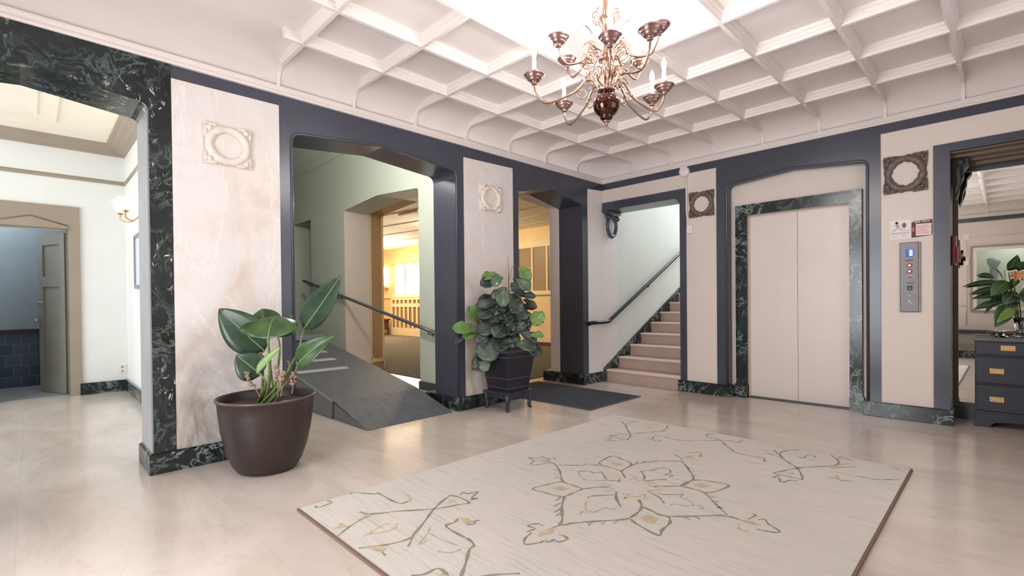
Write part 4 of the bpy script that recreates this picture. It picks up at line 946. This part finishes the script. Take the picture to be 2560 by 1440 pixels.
for (b, t) in (((385, 850), (285, 690)), ((520, 850), (532, 690)), ((590, 830), (605, 690)), ((500, 855), (490, 650))):
    dr = MB(); b3 = P1(*b, 3.2); t3 = P1(*t, 3.16); b3 = Vector((b3.x, b3.y, max(b3.z, .45)))
    dr.tube([b3, b3.lerp(t3, .5)+RT*.006, t3], [.004, .003, .002], 5)
    rr = random.Random(int(b[0]))
    for k in range(16):
        q = b3.lerp(t3, .45+.55*k/16); dr.ball(q+Vector((rr.uniform(-.012, .012), rr.uniform(-.012, .012), rr.uniform(-.01, .01))), rr.uniform(.006, .013), 6)
    dr.build('dry_flower', 'dry', pl)

# --- fiddle-leaf plant in black planter on a low stand
SX0, SX1, SY0, SY1 = .085, .430, -2.285, -1.925
scx, scy = (SX0+SX1)/2, (SY0+SY1)/2
sd = thing('plant_stand', (scx, scy, 0), 'low dark stand with curled legs under the black square planter', 'stand')
MB().box((SX0-.012, SY0-.012, .168), (SX1+.012, SY1+.012, .19)).box((SX0+.02, SY0+.02, .19), (SX1-.02, SY1-.02, .198)).build('top_board', 'stand', sd, bevel=.004)
ap = MB()
for a, b in (((SX0, SY0, .128), (SX1, SY0+.018, .168)), ((SX0, SY1-.018, .128), (SX1, SY1, .168)), ((SX0, SY0, .128), (SX0+.018, SY1, .168)), ((SX1-.018, SY0, .128), (SX1, SY1, .168))): ap.box(a, b)
ap.build('apron', 'stand', sd)
for sx, sy in ((0, 0), (1, 0), (0, 1), (1, 1)):
    x = SX1-.018 if sx else SX0+.018; y = SY1-.018 if sy else SY0+.018; ox = 1 if sx else -1; oy = 1 if sy else -1
    MB().tube(smooth_path([(x, y, .165), (x+ox*.006, y+oy*.006, .12), (x, y, .07), (x-ox*.004, y-oy*.004, .03), (x+ox*.004, y+oy*.004, .012), (x+ox*.016, y+oy*.016, .012)], 5), [.027]*8+[.022]*6+[.018]*6+[.015]*6, 8).build('leg', 'stand', sd)
ft = thing('fiddle_leaf_plant', (scx, scy, .198), 'bushy dark fiddle-leaf plant in a tapered square black planter on a low stand', 'potted plant')
def taper(mb, z0, z1, h0, h1, mi=0):
    vs = [(scx+sx*h, scy+sy*h, z) for z, h in ((z0, h0), (z1, h1)) for sx, sy in ((-1, -1), (1, -1), (1, 1), (-1, 1))]
    return mb.add(vs, [(0, 3, 2, 1), (4, 5, 6, 7), (0, 1, 5, 4), (1, 2, 6, 5), (2, 3, 7, 6), (3, 0, 4, 7)], mi)
pm = MB()
hz_ = lambda z: .150+(z-.2)*.14
taper(pm, .198, .61, hz_(.2), hz_(.61)); pm.build('planter', 'planter', ft, bevel=.004)
for z in (.225, .325, .545, .60):
    bd = MB(); taper(bd, z, z+.012, hz_(z)+.008, hz_(z+.012)+.008); bd.build('planter_band', 'plband', ft, bevel=.003)
MB().box((scx-.18, scy-.18, .606), (scx+.18, scy+.18, .614)).build('soil', 'soil', ft)
tk = MB()
def zq(x, y): return 1120+x/3.429, 640+y/3.429
def P2(x, y, d=5.1):
    a = zq(x, y); p = at(a[0], a[1], d)
    while p.x < .03: d -= .02; p = at(a[0], a[1], d)
    return p
tk.tube(smooth_path([(scx, scy, .60), P2(525, 640, 5.12), P2(520, 430, 5.12), P2(522, 250, 5.12)], 5), [.016]*6+[.012]*5+[.007]*5, 8)
tk.tube([P2(522, 260, 5.12), P2(514, 0, 5.12)], [.005, .0025], 6)
tk.tube(smooth_path([P2(530, 200, 5.1), P2(545, 110, 5.08), P2(580, 80, 5.05), P2(620, 95, 5.05)], 4), .002, 5)
for k in range(6):
    tk.tube(smooth_path([P2(522, 560-50*k, 5.12), P2(522+(60 if k % 2 else -60), 530-50*k, 5.08)], 3), .004, 5)
tk.build('trunk', 'bark', ft)
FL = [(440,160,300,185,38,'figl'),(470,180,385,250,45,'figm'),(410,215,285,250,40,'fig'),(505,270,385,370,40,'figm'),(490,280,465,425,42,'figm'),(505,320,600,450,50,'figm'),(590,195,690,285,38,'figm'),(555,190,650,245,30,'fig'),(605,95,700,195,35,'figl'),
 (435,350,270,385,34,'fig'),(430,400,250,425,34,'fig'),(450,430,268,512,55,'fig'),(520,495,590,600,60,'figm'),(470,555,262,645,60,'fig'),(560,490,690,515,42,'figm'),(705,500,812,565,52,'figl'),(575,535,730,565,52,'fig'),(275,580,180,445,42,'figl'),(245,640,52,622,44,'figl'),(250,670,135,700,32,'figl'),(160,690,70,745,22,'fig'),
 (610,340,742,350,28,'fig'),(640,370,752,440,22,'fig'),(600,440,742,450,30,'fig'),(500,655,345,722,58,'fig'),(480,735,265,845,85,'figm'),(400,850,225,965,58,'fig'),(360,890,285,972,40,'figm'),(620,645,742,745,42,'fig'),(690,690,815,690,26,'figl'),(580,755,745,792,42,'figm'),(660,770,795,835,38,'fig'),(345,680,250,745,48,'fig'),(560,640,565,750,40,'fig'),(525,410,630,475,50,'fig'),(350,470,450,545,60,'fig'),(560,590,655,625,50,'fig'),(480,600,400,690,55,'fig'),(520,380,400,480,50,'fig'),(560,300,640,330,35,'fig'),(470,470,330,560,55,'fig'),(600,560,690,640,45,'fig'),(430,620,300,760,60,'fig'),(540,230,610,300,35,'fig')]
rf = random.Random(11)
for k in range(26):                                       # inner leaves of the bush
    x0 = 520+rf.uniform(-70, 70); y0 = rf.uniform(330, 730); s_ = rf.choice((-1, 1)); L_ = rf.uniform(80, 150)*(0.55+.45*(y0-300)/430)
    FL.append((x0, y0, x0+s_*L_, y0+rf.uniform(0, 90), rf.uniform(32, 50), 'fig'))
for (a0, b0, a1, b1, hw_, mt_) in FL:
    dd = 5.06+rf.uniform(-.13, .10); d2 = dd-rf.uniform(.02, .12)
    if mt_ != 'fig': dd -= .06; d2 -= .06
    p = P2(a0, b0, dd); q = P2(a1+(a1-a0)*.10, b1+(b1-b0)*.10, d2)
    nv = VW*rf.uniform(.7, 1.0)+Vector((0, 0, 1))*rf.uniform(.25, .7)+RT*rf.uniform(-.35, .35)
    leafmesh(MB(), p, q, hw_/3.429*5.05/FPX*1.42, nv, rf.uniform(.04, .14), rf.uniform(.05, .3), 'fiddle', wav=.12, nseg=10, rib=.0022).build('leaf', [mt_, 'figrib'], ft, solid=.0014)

# --- lift call panel, signs, alarm
def yb(mb, x0, z0, x1, z1, y0, y1, mi=0): return mb.box((x0, y0, z0), (x1, y1, z1), mi)
cpn = thing('lift_call_panel', (3.336, 0, .98), 'tall brushed steel lift call panel with a blue display and two red-ringed buttons', 'call panel')
yb(MB(), 3.266, .985, 3.400, 1.615, -.022, -.0005).build('face_plate', 'steel', cpn, bevel=.005)
yb(MB(), 3.400, .985, 3.412, 1.615, -.018, -.0005).build('plate_edge', 'steeledge', cpn)
dsp = yb(MB(), 3.306, 1.480, 3.364, 1.552, -.0240, -.0215).build('display', 'display', cpn)
yb(MB(), 3.334, 1.490, 3.358, 1.546, -.0246, -.0235).build('display_segment', 'displayl', dsp)
for z in (1.405, 1.352):
    bt = MB().lathe([(.0005, 0), (.016, 0), (.019, .002), (.019, .006)], (3.336, -.0275, z), 18, axis='y').build('button', 'ring', cpn)
    MB().lathe([(.0005, 0), (.010, 0), (.010, .004)], (3.336, -.0290, z), 14, axis='y').build('lit_centre', 'buttonlit', bt)
ky = yb(MB(), 3.318, 1.180, 3.356, 1.222, -.0250, -.0215).build('key_switch', 'black', cpn)
MB().lathe([(.0005, 0), (.009, 0), (.009, .004)], (3.337, -.0265, 1.196), 12, axis='y').build('key_slot', 'silver', ky)
lg = MB()
for k, (x0, z0, x1, z1) in enumerate(((3.308, 1.443, 3.314, 1.458), (3.318, 1.443, 3.324, 1.458), (3.328, 1.443, 3.334, 1.458), (3.338, 1.443, 3.344, 1.458), (3.348, 1.443, 3.353, 1.458), (3.357, 1.443, 3.361, 1.458), (3.328, 1.292, 3.336, 1.303), (3.340, 1.292, 3.347, 1.303), (3.305, 1.243, 3.366, 1.249))): yb(lg, x0, z0, x1, z1, -.0232, -.0215)
lg.build('printed_legend', 'black', cpn)
wl = MB().tube([(3.320, -.0225, 1.060), (3.334, -.0225, 1.092), (3.346, -.0225, 1.064)], .003, 5).tube([(3.334, -.0225, 1.092), (3.334, -.0225, 1.074)], .003, 5).tube([(3.346, -.0225, 1.064), (3.360, -.0225, 1.056)], .003, 5).tube([(3.322, -.0225, 1.130), (3.334, -.0225, 1.136), (3.348, -.0225, 1.130)], .003, 5)
yb(wl, 3.305, 1.238, 3.312, 1.243, -.0232, -.0215); yb(wl, 3.318, 1.312, 3.356, 1.315, -.0232, -.0215)
wl.build('white_marking', 'paper', cpn)
s1 = thing('safety_sign', (3.268, 0, 1.66), 'white notice with a black running figure and red mark, left of the maroon notice', 'sign')
MB().prism([(3.191, 1.650), (3.343, 1.655), (3.343, 1.823), (3.191, 1.822)], -.003, -.0005, 'y').build('card', 'paper', s1)
mn = MB().ball((3.243, -.0042, 1.800), .011, 10)
for a, b, r in (((3.243, 1.790), (3.252, 1.760), .010), ((3.252, 1.760), (3.228, 1.735), .006), ((3.228, 1.735), (3.208, 1.722), .005), ((3.252, 1.760), (3.272, 1.742), .006), ((3.272, 1.742), (3.284, 1.728), .005), ((3.246, 1.782), (3.228, 1.770), .005), ((3.246, 1.782), (3.262, 1.770), .005), ((3.262, 1.770), (3.268, 1.782), .004)): mn.tube([(a[0], -.0042, a[1]), (b[0], -.0042, b[1])], r, 6, flat=.15)
mn.build('running_figure', 'black', s1)
MB().prism([(3.280, 1.775), (3.288, 1.795), (3.297, 1.799), (3.306, 1.795), (3.313, 1.775), (3.306, 1.755), (3.297, 1.745), (3.288, 1.755)], -.0045, -.003, 'y').build('red_mark', 'red', s1)
tx = MB()
for z, x0, x1 in ((1.706, 3.198, 3.335), (1.697, 3.198, 3.33), (1.725, 3.290, 3.335), (1.672, 3.210, 3.250), (1.674, 3.275, 3.320)): yb(tx, x0, z, x1, z+.004, -.0038, -.003)
tx.build('fine_print', 'print', s1)
s2 = thing('fire_notice', (3.42, 0, 1.66), 'maroon bordered notice with a pink text field and small orange flame', 'sign')
MB().prism([(3.349, 1.655), (3.489, 1.668), (3.492, 1.680), (3.492, 1.800), (3.484, 1.808), (3.365, 1.800), (3.349, 1.790)], -.003, -.0005, 'y').build('card', 'maroon', s2)
yb(MB(), 3.379, 1.670, 3.486, 1.775, -.0042, -.003).build('text_field', 'pinkpaper', s2)
MB().prism([(3.353, 1.712), (3.360, 1.705), (3.368, 1.712), (3.370, 1.730), (3.366, 1.752), (3.362, 1.742), (3.358, 1.755), (3.353, 1.735)], -.0042, -.003, 'y').build('flame', 'orange', s2)
tx = MB()
for k in range(5): yb(tx, 3.388, 1.690+.016*k, 3.474-.012*(k % 3), 1.693+.016*k, -.0048, -.004)
tx.build('fine_print', 'ring', s2)
tx = MB()
for x0 in (3.372, 3.380, 3.388, 3.396, 3.404, 3.424, 3.433, 3.442, 3.451, 3.460, 3.469): yb(tx, x0, 1.784+(x0-3.37)*.06, x0+.006, 1.795+(x0-3.37)*.06, -.0042, -.003)
tx.build('header_lettering', 'pinkpaper', s2)
al = thing('alarm_strobe', (1.212, 0, 2.66), 'round white alarm fitting with conduit and junction box left of the brown wreath', 'alarm')
MB().lathe([(.0005, -.052), (.04, -.050), (.058, -.044), (.060, -.012), (.062, -.0005)], (1.212, -.002, 2.668), 28, axis='y').build('alarm_body', 'alarm', al)
yb(MB(), 1.170, 2.665, 1.254, 2.728, -.060, -.012).build('strobe_lens', 'lens', al, bevel=.012)
MB().tube([(1.232, -.016, 2.62), (1.234, -.016, 2.20), (1.238, -.010, 2.12), (1.258, -.010, 2.02)], .010, 8).build('conduit', 'alarm', al)
yb(MB(), 1.240, 1.915, 1.310, 2.020, -.034, -.0005).build('junction_box', 'alarm', al, bevel=.006)
fa = thing('fire_alarm_station', (3.609, .20, 1.40), 'small red fire alarm box on the jamb beside the mirror', 'alarm')
MB().box((3.610, .10, 1.395), (3.640, .24, 1.66)).build('alarm_case', 'red', fa, bevel=.006)
MB().box((3.640, .12, 1.42), (3.665, .22, 1.56)).box((3.640, .13, 1.46), (3.680, .21, 1.50)).build('pull_handle', 'red', fa, bevel=.004)

# --- mirror and what stands before it
mi = thing('wall_mirror', (4.18, .42, .12), 'tall framed mirror filling the recess behind the dark chest', 'mirror')
mo = MB().add([(3.638, .4005, .150), (4.735, .4005, .150), (4.735, .408, 2.262), (3.638, .408, 2.262), (3.638, .425, .150), (4.735, .425, .150), (4.735, .425, 2.262), (3.638, .425, 2.262)], [(0, 1, 2, 3), (4, 7, 6, 5), (0, 4, 5, 1), (1, 5, 6, 2), (2, 6, 7, 3), (3, 7, 4, 0)]).build('mirror_glass', 'mirror', mi)
MB().box((3.607, .385, .115), (3.640, .459, 2.27)).box((3.64, .39, .115), (4.734, .459, .152)).build('mirror_frame', 'mframe', mi)
cdw = thing('chest_of_drawers', (4.18, .25, 0), 'dark navy chest of drawers with brass pulls in front of the mirror', 'chest of drawers')
X0, X1, Y0, Y1 = 3.757, 4.620, .130, .365
bdy = MB().box((X0, Y0+.012, .115), (X1, Y1, .735)); bdy.build('carcass', 'navy', cdw, bevel=.003)
MB().box((X0-.010, Y0-.012, .735), (X1+.010, Y1, .768)).build('top', 'navytop', cdw, bevel=.006)
MB().prism([(X0-.004, 0), (X0-.004, .128), (X1+.004, .128), (X1+.004, 0), (X1-.09, 0), (X1-.12, .04), (X1-.20, .055), (X0+.20, .055), (X0+.12, .04), (X0+.09, 0)], Y0-.004, Y0+.02, 'y').box((X0-.004, Y0, 0), (X0+.02, Y1, .12)).box((X1-.02, Y0, 0), (X1+.004, Y1, .12)).box((X0-.008, Y0-.010, .118), (X1+.008, Y0+.02, .132)).build('plinth', 'navy', cdw, bevel=.003)
def drawer(x0, x1, z0, z1, pulls):
    dr = MB().box((x0, Y0-.002, z0), (x1, Y0+.014, z1)).box((x0-.004, Y0-.008, z0-.014), (x1+.004, Y0+.010, z0-.006)).build('drawer', 'navy', cdw, bevel=.003)
    for xc, zc in pulls:
        p = MB().prism([(xc-.044, zc-.022), (xc+.044, zc-.022), (xc+.044, zc+.022), (xc-.044, zc+.022)], Y0-.009, Y0-.002, 'y', holes=[[(xc-.030, zc-.012), (xc+.030, zc-.012), (xc+.030, zc+.012), (xc-.030, zc+.012)]])
        p.box((xc-.030, Y0-.004, zc-.012), (xc+.030, Y0-.002, zc+.012)).build('drawer_pull', 'pull', dr, bevel=.0015)
xm = (X0+X1)/2
drawer(X0+.008, xm-.004, .622, .725, [(3.960, .682)]); drawer(xm+.004, X1-.008, .622, .725, [(4.415, .682)])
drawer(X0+.008, X1-.008, .380, .600, [(3.893, .484), (4.484, .484)])
drawer(X0+.008, X1-.008, .142, .358, [(3.893, .244), (4.484, .244)])
fv = thing('flower_vase', (4.045, .300, .768), 'glass vase of long dark leaves and a coral bloom on the navy chest', 'flower arrangement')
VX, VY = 4.045, .300
MB().lathe([(.0005, .770), (.040, .771), (.046, .78), (.040, .82), (.050, .88), (.058, .93), (.054, .93), (.046, .88), (.035, .82), (.038, .785), (.0005, .782)], (VX, VY, 0), 24, cap=False).build('vase', 'crystal', fv)
def zr(x, y): return 2360+x/2.667, 560+y/2.667
def P3(x, y, d): a = zr(x, y); return at(a[0], a[1], d)
DV = (Vector((VX, VY, .9))-CAM).dot(FW)
def onp(x, y, yy):                                          # photograph point carried to the vertical plane y = yy
    a = zr(x, y); d = at(a[0], a[1], 1)-CAM; return CAM+d*((yy-CAM.y)/d.y)
for a0, b0, a1, b1, hw_, mt_, yb_, yt_ in ((380,390,120,420,.030,'leafd',.22,.15),(330,350,215,345,.03,'leafd',.24,.2),(400,430,165,470,.032,'leafd',.20,.12),(410,480,180,500,.035,'leafd',.2,.12),(390,520,190,575,.035,'leafd',.18,.1),(420,380,310,480,.055,'leaf',.17,.10),(430,300,490,205,.045,'leaf',.22,.18),(420,540,340,690,.060,'leaf',.16,.06),(470,560,350,660,.035,'leafl',.16,.06),(480,450,390,540,.05,'leafd',.2,.16),(470,400,360,440,.04,'leafd',.24,.22),(500,470,540,400,.05,'leaf',.2,.14),(470,470,545,520,.05,'leafd',.18,.1),(440,420,500,330,.03,'leafd',.25,.25),(390,360,320,280,.010,'rib',.22,.2),(470,500,420,570,.04,'leafd',.22,.16),(500,300,560,250,.04,'leaf',.22,.16),(350,470,270,600,.02,'leafd',.22,.18),(440,500,300,540,.035,'leafd',.24,.2)):
    p = onp(a0, b0, yb_); q = onp(a1, b1, yt_)
    leafmesh(MB(), p, q, hw_, VW*.7+Vector((0, 0, .7)), .08, .2, 'lance', rib=.0015, nseg=9).build('leaf', [mt_, 'rib'], fv, solid=.001)
sm = MB()
for a0, b0, yy in ((380, 390, .22), (400, 470, .2), (430, 320, .22), (460, 340, .15), (430, 540, .17), (500, 480, .2), (440, 430, .22)):
    e = onp(a0, b0, yy); sm.tube(smooth_path([(VX+.0, VY, .80), (VX+(e.x-VX)*.35, VY-.01, .95), e], 4), .003, 5)
sm.build('stems', 'stem', fv)
fc = onp(475, 345, .13); fl = MB()
for k in range(14):
    a = 2*PI*k/7+(.4 if k > 6 else 0); up = .35 if k > 6 else .05
    dvec = (RT*math.cos(a)+UP*math.sin(a))*.050+VW*.05*up*2
    leafmesh(fl, fc, fc+dvec, .017, VW+dvec*2, .15, .3, 'paddle', 0 if k % 4 else 1, 0, nseg=6, rib=.001)
fl.ball(fc+VW*.012, .013, 10, 1)
fl.build('bloom', ['petal', 'petaly'], fv, solid=.001)
bw = thing('crystal_bowl', (3.915, .20, .768), 'low clear crystal dish on the left front of the navy chest', 'dish')
MB().lathe([(.0005, .770), (.045, .771), (.060, .782), (.085, .805), (.088, .808), (.084, .809), (.058, .788), (.0005, .780)], (3.915, .20, 0), 32, cap=False).build('bowl', 'crystal', bw)
cs_ = thing('brass_candlestick', (4.065, .16, .768), 'slim brass candlestick at the right edge of the view on the chest', 'candlestick')
MB().lathe([(.030, .768), (.030, .774), (.012, .784), (.008, .80), (.016, .815), (.008, .83), (.007, .88), (.014, .89), (.016, .905), (.010, .906)], (4.082, .145, 0), 18).build('candlestick_body', 'sconce', cs_)

# --- carved bracket under the stair header, and its twin in the mirror recess
bk = thing('carved_bracket', (0, .17, 2.36), 'dark carved ring bracket under the stairway header', 'bracket')
MB().prism([(-.03, 2.362), (.335, 2.362), (.335, 2.34), (.30, 2.315), (.24, 2.30), (.08, 2.30), (.02, 2.33), (-.03, 2.345)], .007, .10, 'x').build('bracket_cap', 'dark', bk, bevel=.006)
rg_ = [(.17+.105*math.cos(a), 2.170+(.125 if math.sin(a) > 0 else .15)*math.sin(a)) for a in [2*PI*i/28 for i in range(28)]]
MB().tube([(.045, y, z) for y, z in rg_], .024, 10, closed=True).tube([(.045, .15, 2.05), (.045, .175, 1.995), (.045, .20, 2.05)], [.024, .012, .024], 8).ball((.055, .06, 2.285), .034, 12).ball((.055, .285, 2.275), .040, 12).build('bracket_ring', 'dark', bk)
bk2 = thing('carved_bracket', (3.66, .2, 2.36), 'dark carved bracket in the upper corner of the mirror recess', 'bracket')
MB().prism([(3.612, 2.33), (3.72, 2.33), (3.725, 2.27), (3.69, 2.22), (3.69, 2.17), (3.665, 2.10), (3.655, 2.02), (3.640, 1.97), (3.625, 2.05), (3.612, 2.10)], .12, .24, 'y').build('bracket_body', 'matdark', bk2, bevel=.008)
MB().tube(smooth_path([(3.675, .12, 2.30), (3.655, .095, 2.22), (3.66, .10, 2.12), (3.635, .115, 2.02)], 5), .02, 8).ball((3.67, .10, 2.29), .032, 12).build('bracket_scroll', 'matdark', bk2)

# --- side room: wall light, framed print, socket
wl = thing('wall_sconce', (-2.89, -4.77, 2.12), 'lit brass wall light with two frosted glass shades in the side room', 'wall light')
MB().lathe([(.0005, -.035), (.022, -.03), (.045, -.012), (.05, -.0005)], (-2.89, -4.77, 2.12), 18, axis='y').build('back_plate', 'sconce', wl)
for sx, px_, py_, dd in ((0, 300, 512, -4.93), (1, 328, 512, -4.87)):
    a = at(px_, py_, 1)-CAM; c = CAM+a*((dd-CAM.y)/a.y); c = Vector((-2.99 if sx == 0 else -2.80, dd, 2.20)) if False else c
    c = Vector((-3.02+.24*sx, -4.945+.02*sx, 2.205))
    ar = MB().tube(smooth_path([(-2.89, -4.79, 2.12), (-2.89+(c.x+2.89)*.4, -4.86, 2.055), (c.x, c.y, 2.075), (c.x, c.y, 2.14)], 6), .007, 8).lathe([(.012, 2.13), (.026, 2.14), (.030, 2.155), (.018, 2.16)], (c.x, c.y, 0), 16).build('sconce_arm', 'sconce', wl)
    MB().lathe([(.026, 2.152), (.045, 2.17), (.062, 2.21), (.070, 2.26), (.082, 2.285), (.078, 2.285), (.064, 2.25), (.050, 2.19), (.02, 2.16)], (c.x, c.y, 0), 22, cap=False).build('glass_shade', 'frost', ar)
pf = thing('framed_print', (-3.03, -4.77, 1.31), 'slim silver framed print below the wall light in the side room', 'picture')
MB().prism([(-3.325, 1.312), (-2.735, 1.312), (-2.735, 1.940), (-3.325, 1.940)], -4.80, -4.771, 'y', holes=[[(-3.285, 1.352), (-2.775, 1.352), (-2.775, 1.90), (-3.285, 1.90)]]).build('picture_frame', 'silver', pf, bevel=.004)
MB().box((-3.286, -4.785, 1.351), (-2.774, -4.775, 1.901)).build('print_sheet', 'print_pale', pf)
ot = thing('wall_socket', (-4.20, -4.83, .285), 'small ivory wall socket low on the side room wall', 'socket')
MB().box((-4.199, -4.865, .225), (-4.192, -4.790, .345)).build('cover_plate', 'ivory', ot, bevel=.002)
MB().box((-4.193, -4.842, .30), (-4.190, -4.813, .325)).box((-4.193, -4.842, .245), (-4.190, -4.813, .27)).build('outlet_face', 'print', ot)

# --- lounge furniture seen through the archway
rc = thing('radiator_cover', (-10.3, 3.35, 0), 'cream slatted radiator cover below the bright lounge windows', 'radiator cover')
hol = []
xs = [-11.14+.262*k for k in range(9)]
for x in xs: hol += [[(x, .27), (x+.17, .27), (x+.17, .98), (x, .98)], [(x, 1.10), (x+.17, 1.10), (x+.17, 1.22), (x, 1.22)]]
MB().prism([(-11.25, .012), (-8.75, .012), (-8.75, 1.30), (-11.25, 1.30)], 3.33, 3.36, 'y', holes=hol).box((-11.27, 3.32, 1.30), (-8.73, 3.498, 1.338)).build('slatted_front', 'trimcream', rc)
MB().box((-11.24, 3.37, .05), (-8.76, 3.385, 1.28)).build('grille', 'radgrille', rc)
tb = thing('side_table', (-11.55, 3.0, 0), 'small red-brown table beside the lounge radiator cover', 'table')
MB().box((-12.05, 2.75, .52), (-11.12, 3.25, .57)).build('table_top', 'woodred', tb, bevel=.008)
MB().box((-12.0, 2.8, .20), (-11.17, 3.2, .52)).build('table_case', 'woodred', tb)
for x, y in ((-12.0, 2.80), (-11.21, 2.80), (-12.0, 3.16), (-11.21, 3.16)): MB().box((x, y, .012), (x+.045, y+.045, .52)).build('leg', 'woodred', tb)
ls = thing('lounge_sconce', (-11.75, 3.5, 1.75), 'glowing candle wall light at the left of the lounge windows', 'wall light')
MB().lathe([(.10, 1.62), (.11, 1.66), (.03, 1.70), (.03, 1.76)], (-11.75, 3.42, 0), 16).build('sconce_bracket', 'sconce', ls)
MB().lathe([(.055, 1.76), (.075, 1.9), (.07, 2.15), (.045, 2.38), (.03, 2.42)], (-11.75, 3.42, 0), 16).build('glass_shade', 'shadewarm', ls)
# lamps of the lounge; passage, tiled room and alcove get added fill
point('lounge_lamp', (-9.8, 1.6, 2.6), 230, (1.0, .83, .56), .15)
point('lounge_lamp', (-5.2, 1.4, 2.7), 120, (1.0, .86, .64), .15)
point('passage_fill', (-1.2, -3.5, 2.90), 95, (1.0, .98, .93), .12)  # unseen fill behind the arch head, for light spilling in from adjoining rooms
point('tiled_room_fill', (-5.0, -6.3, 2.6), 36, (.92, .97, 1.0), .1)  # added to brighten the tiled room, no fitting known there
point('alcove_fill', (4.1, -7.3, 2.35), 9, (.95, 1.0, .97), .1)  # added so the alcove does not go dark in the mirror
point('sconce_glow', (-2.90, -4.98, 2.38), 1.2, (1.0, .88, .72), .05)
